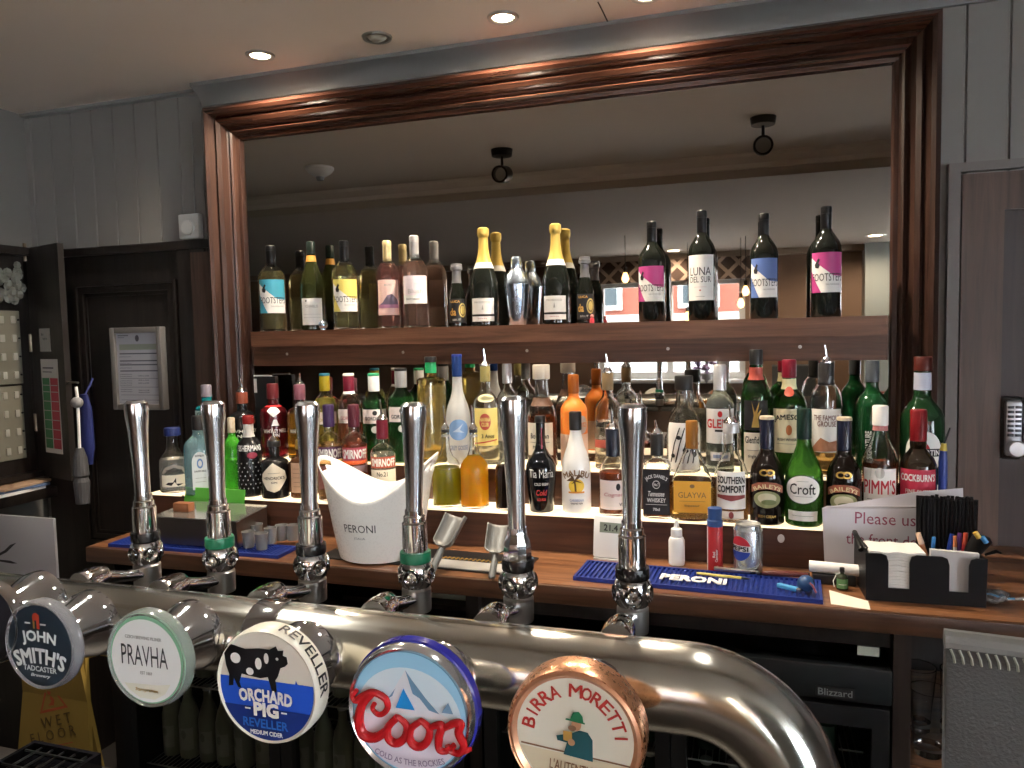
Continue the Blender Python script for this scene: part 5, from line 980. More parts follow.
bottle('liqueur_bottle', 'black waisted liqueur bottle with white script, right of the tall tapered tap', GF, 541, 416, 31, YF-.006, ZF, 'tia', mat('black_liqueur_glass', (.006, .007, .009), .06, coat=.4), None, cap=(.93, BLACK, 1.2), labs=[(.36, .47, 60, [('T', 'Tia Maria', LPR, 0, .5, 1.6, .8, {'bold': 0})]), (.28, .33, 40, [('T', 'COLD BREW', LPR, 0, .5, 1.4, .6)]), (.10, .26, 40, [('T', 'Cold', pcol('label_scarlet', (.55, .05, .05)), 0, .72, 1.1, .36, {'shear': .2, 'bold': .03}), ('T', 'LIQUEUR', pcol('label_scarlet', (.55, .05, .05)), 0, .25, .9, .2)]), (.66, .88, 50, [('P', L_(.1, 0, .4, 1), pcol('crest_maroon', (.30, .04, .07)))])])
MALW = mat('white_coated_bottle', (.86, .85, .82), .3, coat=.2)
SUN = pcol('sun_yellow', (.80, .55, .06)); PALM = pcol('palm_brown', (.10, .05, .02))
bottle('rum_bottle', 'white coconut rum bottle with a black cap and a palm tree sunset', GF, 576, 412, 29, YF, ZF, 'malibu', MALW, None, cap=(.82, BLACK, 1.25), labs=[(.36, .50, 66, [('T', 'MALIBU', pcol('palm_ink', (.22, .13, .06)), 0, .38, 1.75, .42, {'bold': .03, 'arc': .07})]), (.20, .42, 50, [('P', ell(0, .38, .62, .32), SUN), ('P', [(-.12, .1), (.02, .1), (-.02, .45), (-.10, .66), (-.2, .64)], PALM), ('P', [(-.14, .66), (.2, .95), (.6, .70), (.3, .78), (.0, .66), (.5, .5), (.0, .58), (-.4, .46), (-.2, .6), (-.8, .6), (-.4, .78), (-.6, .98), (-.2, .8)], PALM), ('P', L_(-.62, .06, .62, .14), pcol('sunset_orange', (.7, .3, .05)))]), (.10, .16, 45, [('T', 'CARIBBEAN', pcol('goose_ink', (.25, .32, .5)), 0, .7, 1.2, .4), ('T', 'coconut rum', INK, 0, .2, 1.0, .3)])])
bottle('cognac_bottle', 'clear brandy bottle of deep amber with a white label, half behind the rightmost tap', GF, 613, 407, 29, YF, ZF, 'squat', CLG, liquid('brandy', (.62, .14, .03)), .50, (.68, mat('navy_foil', (.015, .02, .035), .3), 1.12), pour=22, labs=[(.08, .42, 62, lab(pcol('rose_white', (.76, .66, .62)), ('T', 'Cognac', pcol('rose_print', (.5, .2, .2)), 0, .5, 1.2, .16, {'shear': .2}), ('P', ell(.3, .78, .14, .12), INK), ('T', 'VS', INK, .5, .18, .3, .1)))], neck=1)
JDB = pcol('black_label', (.015, .015, .018))
bottle('whiskey_bottle', 'square whiskey bottle with a black label and a black neck, steel pourer', GF, 657, 420, 27, YF, ZF, 'shoulder', CLG, liquid('whiskey_amber', (.62, .22, .05)), .44, (.74, BLACK, 1.25), pour=14, sq=7, turn=-4, labs=[(.05, .60, 90, lab(JDB, ('T', "JACK DANIEL'S", LPR, 0, .84, 1.7, .10, {'arc': .045, 'bold': .02}), ('P', ell(0, .66, .28, .09), LPR), ('P', ell(0, .66, .24, .075), JDB), ('T', 'No.7', LPR, 0, .66, .35, .06), ('T', 'Tennessee', LPR, 0, .46, 1.2, .11, {'shear': .3}), ('T', 'WHISKEY', LPR, 0, .32, 1.4, .09, {'bold': .02}), ('P', L_(-.8, .22, .8, .228), LPR), ('T', '70cl', LPR, 0, .12, .5, .06)))])
GLA = pcol('honey_orange', (.80, .40, .05))
bottle('liqueur_bottle', 'broad sloping clear liqueur bottle with an orange cap and orange label', GF, 692, 421, 43, YF-.012, ZF, 'glayva', CLG, liquid('honey_liqueur', (.98, .66, .20)), .33, (.72, pcol('cap_orange', (.72, .30, .05), .35), 1.18), sy=.62, labs=[(.09, .41, 60, lab(GLA, ('T', 'GLAYVA', pcol('palm_ink', (.22, .13, .06)), 0, .56, 1.5, .18, {'bold': .0}), ('P', ell(0, .84, .13, .06), pcol('palm_ink', (.22, .13, .06))), ('P', L_(-.7, .36, .7, .37), pcol('palm_ink', (.22, .13, .06))), ('T', 'liqueur', pcol('palm_ink', (.22, .13, .06)), 0, .22, .8, .08)))], neck=.62)
bottle('liqueur_bottle', 'clear ribbed liqueur bottle with a white label of heavy black capitals and a steel pourer', GF, 731, 405, 33, YF+.002, ZF, 'squat', CLG, liquid('peach_whiskey', (.92, .52, .18)), .32, pour=18, labs=[(.14, .52, 55, lab(WLB, ('T', 'SOUTHERN', INK, 0, .78, 1.75, .18, {'bold': .04}), ('T', 'COMFORT', INK, 0, .54, 1.75, .18, {'bold': .04}), ('P', [(-.9, .30), (0, .22), (.9, .30), (.9, .38), (-.9, .38)], pcol('label_maroon', (.25, .05, .05))))), (.04, .12, 50, [('P', L_(-.9, 0, .9, 1), pcol('strip_white', (.72, .68, .62))), ('P', ell(0, .5, .16, .45), pcol('label_maroon', (.25, .05, .05)))])], cap=(.90, mat('silver_cap', (.60, .60, .62), .35, .4), 1.1))
BAG = mat('cream_liqueur_glass', (.010, .007, .006), .08, coat=.3)
def baileys(px, yt, w, lb, turn=0):
    bottle('cream_liqueur_bottle', lb, GF, px, yt, w, YF-.006, ZF, 'cream', BAG, None, cap=(.70, mat('navy_neck', (.01, .013, .03), .25), 1.1), captop=mat('cream_cap_top', (.55, .46, .34), .4), turn=turn, labs=[(.46, .53, 34, [('P', ell(-.3, .5, .5, .45), GOLD), ('P', ell(.3, .5, .5, .45), GOLD), ('P', ell(-.3, .5, .28, .25), BAG), ('P', ell(.3, .5, .28, .25), BAG)]), (.16, .41, 62, [('P', [(-.95, .55), (-.5, .68), (0, .74), (.5, .68), (.95, .55), (.95, .82), (.5, .96), (0, 1), (-.5, .96), (-.95, .82)], pcol('banner_rust', (.32, .10, .06))), ('T', 'BAILEYS', pcol('banner_gold', (.75, .62, .36)), 0, .84, 1.6, .15, {'bold': .02, 'arc': -.0 or .06}), ('P', ell(0, .34, .75, .32), pcol('meadow', (.30, .32, .16))), ('P', ell(0, .38, .5, .2), pcol('meadow_pale', (.62, .58, .42))), ('P', ell(.1, .24, .4, .1), pcol('meadow_dark', (.16, .20, .08)))]), (.06, .11, 45, [('T', 'IRISH CREAM', GOLD, 0, .5, 1.3, .5)])])
baileys(767, 417, 33, 'dark cream liqueur bottle with a rust banner, left of the green sherry'); baileys(844, 418, 33, 'dark cream liqueur bottle with a rust banner, right of the green sherry')
bottle('sherry_bottle', 'bright green sherry bottle with a white oval label', GF, 804, 409, 37, YF-.003, ZF, 'croft', mat('sherry_green', (.05, .19, .025), .04, 0, .6, 1.42), None, cap=(.74, pcol('forest_cap', (.02, .07, .05), .3), 1.12), labs=[(.20, .45, 56, oval(INK, ('P', ell(0, .5, .95, .47, 32), WLB), ('T', 'Croft', INK, 0, .52, 1.35, .36, {'bold': .01}), ('P', L_(-.5, .26, .5, .27), INK), ('P', L_(-.3, .78, .3, .79), INK)), -4), (.055, .14, 46, lab(WLB, ('P', L_(-.7, .5, .7, .53), INK)), -4)])
bottle('liqueur_bottle', 'clear bottle of dark fruit liqueur with a white cap and red capitals on white', GF, 880, 406, 33, YF+.010, ZF, 'pimms', CLG, liquid('fruit_amber', (.32, .07, .02)), .54, (.84, WLB, 1.15), bands=[(.80, .84, pcol('rose_print', (.5, .2, .2)), 'cap_skirt')], labs=[(.06, .50, 58, lab(WLB, ('T', "PIMM'S", pcol('capital_red', (.50, .03, .05)), 0, .66, 1.85, .26, {'bold': .02}), ('P', ell(0, .92, .26, .10), pcol('seal_grey', (.55, .55, .52))), ('P', L_(-.7, .42, .7, .43), INK), ('T', 'No.1', INK, 0, .28, .5, .12)))])
bottle('port_bottle', 'dark port bottle with a red cap and a crimson label', GF, 918, 410, 34, YF+.004, ZF, 'port', mat('port_glass', (.02, .012, .006), .05, coat=.3), None, cap=(.74, pcol('poppy_cap', (.50, .02, .03), .3), 1.12), labs=[(.04, .52, 62, lab(pcol('crimson_label', (.50, .03, .07)), ('T', "COCKBURN'S", WLB, 0, .86, 1.8, .12, {'bold': .03}), ('T', 'FINE RUBY', WLB, 0, .62, 1.2, .07), ('T', 'PORT', WLB, 0, .46, .7, .07)))])
bottle('vermouth_bottle', 'big green vermouth bottle with red cap and white roundel, at the right by the frame', GF, 922, 357, 40, 2.15, ZF, 'spirit', mat('vermouth_glass', (.012, .05, .018), .05, 0, .3, 1.45), None, cap=(.915, pcol('brick_cap', (.22, .04, .03), .35), 1.1), bands=[(.80, .905, pcol('neck_foil', (.45, .48, .60), .35), 'neck_label')], labs=[(.30, .56, 58, [('P', ell(.1, .5, .85, .5), WLB), ('P', ell(-.05, .52, .42, .25), RED), ('P', L_(-.3, .42, .95, .60), INK), ('T', 'MARTINI', WLB, .32, .51, 1.1, .12, {'bold': .02})]), (.05, .26, 56, [('P', L_(-.1, 0, 1, .9), pcol('lower_white', (.62, .62, .62)))])])
# ------------------------------------------------------------------ things on the back counter
def quad_frame(a, b):                      # local frame: origin a, x towards b (both on the counter)
    d = b-a; return math.atan2(d.y, d.x), math.hypot(d.x, d.y)
# blue rubber mats
NAVY = mat('blue_rubber', (.012, .03, .20), .4)
def rubber_mat(fl, fr, bl, label, text=None, tx=.5):
    z = KZ+.0005; A = pt(*fl, Z=KZ+.006); B = pt(*fr, Z=KZ+.006); C = pt(*bl, Z=KZ+.006)
    an, w = quad_frame(A, B); dpt = abs((C-A).dot(Vector((-math.sin(an), math.cos(an), 0))))
    t = thing('bar_mat', label, 'bar mat', (A.x, A.y, z), an)
    b = MB().box(0, w, 0, dpt, 0, .004).box(0, w, 0, .006, .004, .010).box(0, w, dpt-.006, dpt, .004, .010).box(0, .006, .006, dpt-.006, .004, .010).box(w-.006, w, .006, dpt-.006, .004, .010)
    b.build('base', NAVY, t)
    b = MB(); n = int(w/.0115); k = 0
    for k in range(1, n):
        x = k*w/n
        if k < n*.38 or k > n*.92: b.box(x-.0022, x+.0022, .006, dpt-.006, .004, .0095)
        else:
            m_ = int(dpt/.009)
            for j in range(1, m_): b.box(x-.0028, x+.0028, j*dpt/m_-.0026, j*dpt/m_+.0026, .004, .0085)
    o = b.build('ribs', NAVY, t); o['kind'] = 'stuff'
    return t, w, dpt
rubber_mat((108, 545), (278, 557), (126, 536), 'blue rubber bar mat under the steel box, left end of the counter')
t, w, dpt = rubber_mat((573, 578), (823, 602), (583, 561), 'long blue rubber bar mat with white lettering, right of the rightmost tap')
q0, q1 = pt(661, 579, Z=KZ+.01), pt(725, 584, Z=KZ+.01); inv = t.matrix_basis.inverted(); 
t_inv = (Matrix.Translation(t.location) @ Matrix.Rotation(t.rotation_euler.z, 4, 'Z')).inverted(); a_, b_ = t_inv @ q0, t_inv @ q1
MATW = mat('mat_lettering', (.75, .75, .74), .5)
art([('T', 'PERONI', MATW, 0, 0, 2, 1, {'bold': .05, 'thick': .002})], (b_-a_).length*1.02, .036, lambda x, y, l: Vector(((a_.x+b_.x)/2+x, (a_.y+b_.y)/2+.012+y, .0100+l*.0004)), first=t.children[0])
# steel box
FRb = pt(238, 549, Z=KZ+.011); zt = pt(236, 521, Y=FRb.y).z; FLt = pt(153, 516, Z=zt); BRt = pt(268, 505, Z=zt); FRt = Vector((FRb.x, FRb.y, zt)); BRt.y = min(BRt.y, 1.985)
BLt = FLt+BRt-FRt; BLt.y = min(BLt.y, 1.985)
o0 = Vector((FRb.x, FRb.y, KZ+.011)); hz_ = zt-o0.z
t = thing('steel_box', 'low brushed steel box with a glossy lid, on the blue mat at the left', 'box', o0)
P4 = [(p.x-o0.x, p.y-o0.y) for p in (FLt, FRt, BRt, BLt)]
cx_ = sum(p[0] for p in P4)/4; cy_ = sum(p[1] for p in P4)/4
MB().prism([(cx_+(x-cx_)*.975, cy_+(y-cy_)*.975) for x, y in P4], lambda x, y: (x, y, 0), lambda x, y: (x, y, hz_-.004)).build('body', steel('dull_steel', (.42, .37, .33), .3, (60, 2, 2)), t, 20)
MB().prism(P4, lambda x, y: (x, y, hz_-.004), lambda x, y: (x, y, hz_)).build('lid', mat('lid_glaze', (.34, .33, .31), .12, .7), t, 20)
p = pt(184, 511, Z=zt)
tag(MB().box(-.028, .028, -.014, .014, 0, .026, .001).build('matchbox', mat('brown_card', (.26, .10, .045), .5)), 'small brown box lying on the steel box', 'box').location = (p.x, p.y, zt+.0003)
# thimble measures
src = None
for px, yb, lb in ((249, 549, 'front left'), (262, 551, 'front right'), (271, 545, 'middle'), (257, 541, 'rear left'), (282, 542, 'second from right'), (293, 542, 'rightmost')):
    p = pt(px, yb-2, Z=KZ+.011)
    if src is None:
        src = thing('thimble_measure', '', 'spirit measure', (p.x, p.y, KZ+.0111), 0, 'steel spirit measures on the blue mat')
        MB().lathe([(0, 0), (.0150, 0), (.0155, .002), (.0185, .044), (.0190, .046), (.0178, .046), (.0145, .003), (0, .003)], 26).build('cup', mat('dull_measure_steel', (.30, .30, .285), .42, .5), src)
        src['label'] = 'steel spirit measure on the blue mat, front left of the cluster'
    else: dup(src, (p.x, p.y, KZ+.0111), None, 'steel spirit measure on the blue mat, %s of the cluster' % lb)
# green card against the lower step
p0 = pt(178, 500, Y=1.996); 
cc = [pt(x, y, Y=1.996) for x, y in ((178, 500), (241, 504), (245, 490), (186, 487))]; cc[0].z = cc[1].z = KZ+.0005; cc[0].x += .004
t = thing('green_card', 'bright green card propped on the lower step before the pale blue gin', 'card', (cc[0].x, 1.996, cc[0].z))
cp = [(c.x-cc[0].x, c.z-cc[0].z) for c in cc]
MB().prism(cp, lambda x, z: (x, .0, z), lambda x, z: (x, .0025, z)).build('card', mat('lime_card', (.12, .50, .06), .6), t)
MB().lathe([(0, 0), (.005, 0), (0, .001)], 14, M=Matrix.Translation((.017, -.0002, SZ1-KZ-.006)) @ Matrix.Rotation(PI/2, 4, 'X')).build('punch_hole', BLACK, t)
# ice bucket
base = pt(375, 556, Z=KZ+.004); bx, by = base.x, base.y+.035
dp = depth((bx, by, KZ+.1)); rb_, rt_ = 40*dp/FPX, 57*dp/FPX
zlo = pt(350, 501, Y=by-.10).z-KZ; zhi = pt(326, 456, Y=by).z-KZ+.004
t = thing('ice_bucket', 'white curved-rim plastic ice bucket with a name printed on it', 'ice bucket', (bx, by, KZ+.0058), 0)
bm_ = MB(); NS, NZ = 72, 20; th0 = R(12)
g = []
for i in range(NS):
    a = 2*PI*i/NS; c2 = math.cos(2*(a-th0)); top = (zlo+zhi)/2+(zhi-zlo)/2*(c2*.9+.1*c2*abs(c2))
    top += .004*math.cos(a-th0)
    col = []
    for j in range(NZ+1):
        z = top*j/NZ; f = z/zhi; r = rb_+(rt_-rb_)*(f**.9)+ (.010*max(0, f-.75)*4 * max(0, c2))
        col.append(bm_.bm.verts.new((r*math.cos(a), r*math.sin(a), z)))
    g.append(col)
for i in range(NS):
    a = 2*PI*(i+.5)/NS
    for j in range(NZ):
        z = (g[i][j].co.z+g[i][j+1].co.z)/2
        hole = False
        for s in (0, PI):
            da = (a-th0-s+PI) % (2*PI)-PI
            if (da/.36)**2+((z-zhi*.885)/.011)**2 < 1: hole = True
        if not hole: k2 = (i+1) % NS; bm_.bm.faces.new((g[i][j], g[k2][j], g[k2][j+1], g[i][j+1]))
bm_.bm.faces.new([c[0] for c in reversed(g)])
BKT = mat('bucket_white', (.84, .83, .80), .28, sss=.15)
bk = bm_.build('bucket', BKT, t, 50); sm = bk.modifiers.new('wall', 'SOLIDIFY'); sm.thickness = .003; sm.offset = -1
pc = pt(352, 528, Y=by-rb_*1.2); an_ = math.atan2(-bx, by)
def bmap_(x, y, l):
    z = .085+y; f = z/zhi; r = rb_+(rt_-rb_)*(f**.9)+.0006+l*.0002; a = x/rb_-.02; v = Vector((r*math.sin(a), -r*math.cos(a), z))
    return Matrix.Rotation(an_-R(24), 3, 'Z') @ v
art([('T', 'PERONI', mat('bucket_ink', (.05, .05, .055), .5), 0, .5, 2, .8, {'bold': 0}), ('T', 'ITALIA', mat('bucket_grey', (.35, .35, .36), .5), 0, -.5, .7, .22)], .078, .027, bmap_, first=bk, curve=.006)
# dark runner with gold marks and two scoops
A, B = pt(318, 557, Z=KZ+.003), pt(512, 575, Z=KZ+.003); C_ = pt(470, 547, Z=KZ+.003); an, w = quad_frame(A, B)
dpt = min((C_-A).dot(Vector((-math.sin(an), math.cos(an), 0))), .16)
t = thing('bar_runner', 'black bar runner with gold marks and a painted pale sheen, under the bucket and scoops', 'bar runner', (A.x, A.y, KZ+.0003), an)
MB().box(0, w+.02, 0, dpt, 0, .0035, .001).build('mat', BLACK, t)
MB().box(w*.52, w*.99, .008, dpt*.45, .0035, .0042).build('painted_sheen', mat('speckled_grey', (.40, .39, .37), .4, bump=.5, bscale=400), t)  # the mat's pale reflection, put in as a speckled grey patch
b = MB()
for x0_, n_ in ((.01, 7), (w*.58, 17)):
    for k in range(n_):
        x = x0_+k*.0125; b.tube([(x, dpt*.50, .0035), (x+.004, dpt*.50+.016, .0035), (x+.010, dpt*.50+.002, .0035), (x+.013, dpt*.50+.017, .0035)], .0016, 5)
b.build('gold_pattern', GOLD, t)
def scoop(px, py, hx, hy, sc, rz, tilt, label):
    h = pt(hx, hy, Z=KZ+.02); t = thing('ice_scoop', label, 'ice scoop', (h.x, h.y, KZ+.017), 0, 'ice scoops leaning on the step')
    M_ = Matrix.Rotation(R(rz), 4, 'Z') @ Matrix.Rotation(R(tilt), 4, 'X') @ Matrix.Scale(sc, 4)
    bm_ = MB(); NU, NV = 18, 12; g = []
    for j in range(NV+1):
        v = j/NV; y = .06+v*.115; wv = .041*(math.sin(min(1, v*4.5+.30)*PI/2))*(1+.12*v); row = []
        for i in range(NU+1):
            a = PI*(i/NU)*1.06-PI*.03; yy = y-.034*(v**2)*(1-math.sin(max(0, min(PI, a))))*0
            row.append(bm_.bm.verts.new(M_ @ Vector((-wv*math.cos(a), y+.004*v*math.sin(max(0, min(PI, a))), .004-wv*.75*math.sin(a)+.028))))
        g.append(row)
    for j in range(NV):
        for i in range(NU): bm_.bm.faces.new((g[j][i], g[j][i+1], g[j+1][i+1], g[j+1][i]))
    bm_.bm.faces.new(g[0])
    o = bm_.build('bowl', mat('scoop_metal', (.20, .20, .19), .45, .6), t, 50); s_ = o.modifiers.new('wall', 'SOLIDIFY'); s_.thickness = .0032
    MB().tube([M_ @ Vector(p) for p in ((0, -.03, .012), (0, -.025, .014), (0, .03, .016), (0, .055, .018), (0, .07, .014))], [.009*sc, .0135*sc, .0125*sc, .0105*sc, .010*sc], 12).build('handle', mat('scoop_metal', (.20, .20, .19), .45, .6), t)
scoop(0, 0, 437, 566, .80, -24, 50, 'larger cast aluminium ice scoop leaning on the step, right of the bucket')
scoop(0, 0, 494, 571, .70, 2, 52, 'smaller cast aluminium ice scoop, beside the tall tapered tap')
# digital thermometer
A, B = pt(594, 554, Y=1.975), pt(622, 517, Y=1.975); wq = 31*depth(A)/FPX
t = thing('digital_display', 'white box with a small grey display, standing behind the rightmost tap', 'digital display', (A.x+wq/2, 1.965, KZ+.0005), -.12)
hq = B.z-KZ
M_ = Matrix.Rotation(R(-8), 4, 'X')
b = MB(); b.box(-wq/2, wq/2, -.012, .012, .004, hq, .005, M=M_); b.build('case', WHITE, t)
MB().box(-wq/2+.004, wq/2-.004, -.016, .022, 0, .004).build('foot', mat('clear_foot', (.6, .6, .6), .2), t)
MB().box(-wq*.28, wq*.46, -.0135, -.012, hq*.62, hq*.86, M=M_).build('screen', mat('lcd_grey', (.28, .32, .26), .2), t)
sc_ = [c for c in t.children if c.name.startswith('screen')][0]
art([('T', '21.4', INK, 0, .5, 1.3, .6)], wq*.7, hq*.24, lambda x, y, l: M_ @ Vector((wq*.09+x, -.0135-l*.0003, hq*.62+y)), first=sc_)
# dropper bottle
p = pt(677, 563, Z=KZ+.002); p.y = min(p.y, 1.96); kk = depth(p)/FPX
t = thing('dropper_bottle', 'small white dropper bottle before the step', 'bottle', (p.x, p.y, KZ+.0005)); Hq = pt(677, 521, Y=p.y).z-KZ; rr = 8*kk
MB().lathe([(0, 0), (rr*.92, 0), (rr, .002), (rr, Hq*.55), (rr*.85, Hq*.62), (rr*.5, Hq*.66), (0, Hq*.66)], 24).build('body', WHITE, t)
MB().lathe([(0, Hq*.64), (rr*.72, Hq*.64), (rr*.68, Hq*.82), (rr*.35, Hq*.85), (rr*.22, Hq), (0, Hq)], 20).build('nozzle_cap', mat('milky_plastic', (.70, .70, .68), .4), t)
# red and blue canister
p = pt(716, 562, Z=KZ+.002); p.y = min(p.y, 1.94); kk = depth(p)/FPX; rr = 7.6*kk; Hq = pt(716, 508, Y=p.y).z-KZ
t = thing('gas_canister', 'slim red canister with a blue cap and upright white lettering', 'canister', (p.x, p.y, KZ+.0005), math.atan2(-p.x, p.y))
CRED = mat('canister_red', (.42, .03, .035), .35)
MB().lathe([(0, 0), (rr*.95, 0), (rr, .003), (rr, Hq*.70), (rr*.95, Hq*.72), (0, Hq*.72)], 24).build('body', CRED, t)
MB().lathe([(0, Hq*.71), (rr*1.02, Hq*.71), (rr*1.02, Hq*.80), (rr*.9, Hq*.82), (rr*.9, Hq), (0, Hq)], 24).build('cap', mat('canister_blue', (.03, .08, .24), .35), t)
art([('P', [(-1, 0), (-.80, 0), (-.80, 1), (-1, 1)], mat('canister_pale', (.65, .6, .6), .4))], rr*2.6, Hq*.70, lambda x, y, l: Vector(((rr+.0004)*math.sin(x/rr), -(rr+.0004)*math.cos(x/rr), y)), first=t.children[0], curve=.002)
art([('T', 'Red', LPR, -.2, .5, 1.0, .2, {'rot': 90}), ('T', 'Cannister', LPR, .25, .42, 2.3, .2, {'rot': 90})], .028, .03, lambda x, y, l: Vector(((rr+.0005)*math.sin(x/rr), -(rr+.0005)*math.cos(x/rr), .028+y)), first=t.children[0])
# drinks can
p = pt(748, 572, Z=KZ+.002); p.y = min(p.y, 1.935); kk = depth(p)/FPX; rr = 14*kk; Hq = pt(748, 523, Y=p.y).z-KZ
t = thing('drinks_can', 'silver drinks can with a red, white and blue roundel', 'can', (p.x, p.y, KZ+.0005), math.atan2(-p.x, p.y))
CANS = mat('can_silver', (.52, .58, .64), .25, .8)
MB().lathe([(0, .003), (rr*.72, 0), (rr*.80, .002), (rr, .010), (rr, Hq*.86), (rr*.97, Hq*.89), (rr*.84, Hq*.965), (rr*.84, Hq*.97)], 36).build('body', CANS, t)
ld = MB().lathe([(rr*.83, Hq*.965), (rr*.86, Hq*.985), (rr*.84, Hq), (rr*.79, Hq*.985), (rr*.77, Hq*.96), (0, Hq*.965)], 36).build('lid', ALU, t)
MB().box(-.004, .004, -.012, .006, Hq*.967, Hq*.967+.0015).build('ring_pull', ALU, ld)
lo_ = ell(0, .5, 1, .5, 30, PI-.42, 2*PI+.1); up_ = ell(0, .5, 1, .5, 30, -.1+.0, PI-.36)
def pmap(x, y, l): a = x/rr-R(36); q = rr+.0004+l*.00025; return Vector((q*math.sin(a), -q*math.cos(a), Hq*.30+y))
art([('P', ell(0, .5, 1, .5, 36), mat('roundel_white', (.75, .75, .74), .4)), ('P', ell(0, .5, 1, .5, 20, .25, PI-.25), mat('roundel_red', (.50, .03, .05), .4)), ('P', ell(0, .5, 1, .5, 20, PI+.25, 2*PI-.25), mat('roundel_blue', (.02, .05, .30), .4)), ('T', 'PEPSI', INK, 0, .5, 1.6, .18, {'bold': .04})], rr*1.6, Hq*.48, pmap, first=t.children[0], curve=.004)
# sticker on the riser
p = pt(781, 538.5, Y=Y1-.0008)
MB().lathe([(0, 0), (.0085, 0), (0, .0007)], 20, sy=1.3, M=Matrix.Rotation(PI/2, 4, 'X')).build('sticker', mat('grey_sticker', (.5, .48, .46), .6), st, loc=p-st.location)
# corkscrew, pen, knife and other bits on the mat
ZM = KZ+.0105
def place(o, px, py, rz, dz=0): q = pt(px, py, Z=ZM+.004); o.location = (q.x, q.y, ZM+dz); o.rotation_euler = (0, 0, R(rz)); return o
t = thing('corkscrew', 'folding metal corkscrew lying on the blue mat before the can', 'corkscrew', (0, 0, 0)); place(t, 737, 571, -4)
MB().box(-.055, .03, -.005, .005, .002, .010, .002).build('handle', STEEL, t)
MB().tube([(.03, 0, .006), (.042, .005, .006), (.050, .002, .006), (.052, -.008, .006), (.046, -.012, .006)], .0028, 8).build('lever', STEEL, t)
MB().tube([(-.05+k*.002, .010+.003*math.cos(k*1.1), .006+.003*math.sin(k*1.1)) for k in range(34)], .0012, 6).build('worm', CHROME, t)
MB().tube([(.036+.014*math.cos(a*PI/8), .018+.014*math.sin(a*PI/8), .020+.010*math.sin(a*PI/8)) for a in range(16)], .0018, 6, close=True).build('key_ring', STEEL, t)
t = thing('biro', 'yellow and clear biro lying on the blue mat before the corkscrew', 'pen', (0, 0, 0)); place(t, 722, 576, -6)
MB().tube([(-.06, 0, .004), (.045, 0, .004)], .0036, 8).build('barrel', mat('pen_yellow', (.55, .45, .12), .3), t); MB().tube([(.045, 0, .004), (.058, 0, .004), (.066, 0, .004)], [.0034, .0028, .0006], 8).build('tip', BLACK, t)
t = thing('folding_knife', 'black and red folding knife at the back of the blue mat', 'knife', (0, 0, 0)); place(t, 786, 575, 2)
MB().tube([(-.055, 0, .006), (-.03, 0, .007), (.02, .001, .007), (.05, .003, .006)], [.004, .007, .007, .005], 10).build('handle', mat('knife_red', (.12, .03, .025), .3), t)
MB().tube([(-.02, .012, .005), (.055, .014, .005)], .005, 8).build('blade_case', BLACK, t)
t = thing('lighter', 'small light blue lighter on the blue mat', 'lighter', (0, 0, 0)); place(t, 789, 588, -30)
MB().box(-.028, .02, -.007, .007, 0, .010, .003).build('body', mat('lighter_blue', (.08, .32, .60), .3), t); MB().box(.0195, .030, -.006, .006, .001, .0095, .002).build('head', STEEL, t)
t = thing('rubber_ball', 'dark blue rubber ball on the right end of the mat', 'ball', (0, 0, 0)); place(t, 806, 590, 0)
MB().ball((0, 0, .0192), .019, u=24, v=14).build('ball', mat('ball_blue', (.02, .06, .16), .35), t); MB().tube([(0, -.01, .030), (.012, -.018, .022), (.02, -.02, .006)], .0022, 6).build('cord', mat('cord_red', (.35, .08, .10), .5), t)
# paper roll, black box, tagged miniature, card
p = pt(833, 572, Z=KZ+.02); p.y = 1.90
t = thing('paper_roll', 'short white till roll on a black block, left of the napkin caddy', 'paper roll', (p.x, p.y, KZ+.036), R(-6))
MB().lathe([(.006, -.055), (.0135, -.055), (.0135, .055), (.006, .055)], 22, M=Matrix.Rotation(PI/2, 4, 'Y'), close=True).build('paper', PAPER, t)
tag(MB().box(-.05, .045, -.016, .018, 0, .0225, .002).build('black_block', BLACK), 'black plastic block under the white roll', 'block').location = (p.x+.002, p.y, KZ+.0003)
p = pt(842, 588, Z=KZ+.003)
t = thing('miniature_bottle', 'tiny bottle with a green label and a string, before the napkin caddy', 'bottle', (p.x, p.y, KZ+.0012))
MB().lathe([(0, 0), (.0125, 0), (.013, .002), (.013, .028), (.009, .034), (.0045, .036), (.0045, .046), (0, .046)], 20).build('glass_body', mat('mini_glass', (.04, .05, .03), .1), t)
MB().lathe([(0, .040), (.0055, .040), (.0055, .050), (0, .051)], 14).build('cap', BLACK, t)
art([('P', RECT, mat('mini_green', (.10, .24, .10), .6)), ('P', rect(-.6, .4, .6, .46), LPR)], .030, .022, lambda x, y, l: Vector(((.0133+l*.0002)*math.sin(x/.0133), -(.0133+l*.0002)*math.cos(x/.0133), .004+y)), parent=t, curve=.004)
MB().tube([(.004, 0, .04), (-.012, .0, .034), (-.019, -.002, .018), (-.017, -.004, .004)], .0011, 6).build('string', LPR, t)
cq = [pt(x, y, Z=KZ+.001) for x, y in ((831, 604), (870.5, 609.5), (868, 601), (829, 590))]
t = thing('paper_card', 'blank white card lying at the front of the counter by the napkin caddy', 'card', (cq[0].x, cq[0].y, KZ+.0003))
MB().prism([(c.x-cq[0].x, c.y-cq[0].y) for c in cq], lambda x, y: (x, y, 0), lambda x, y: (x, y, .0008)).build('card', CREAM, t)
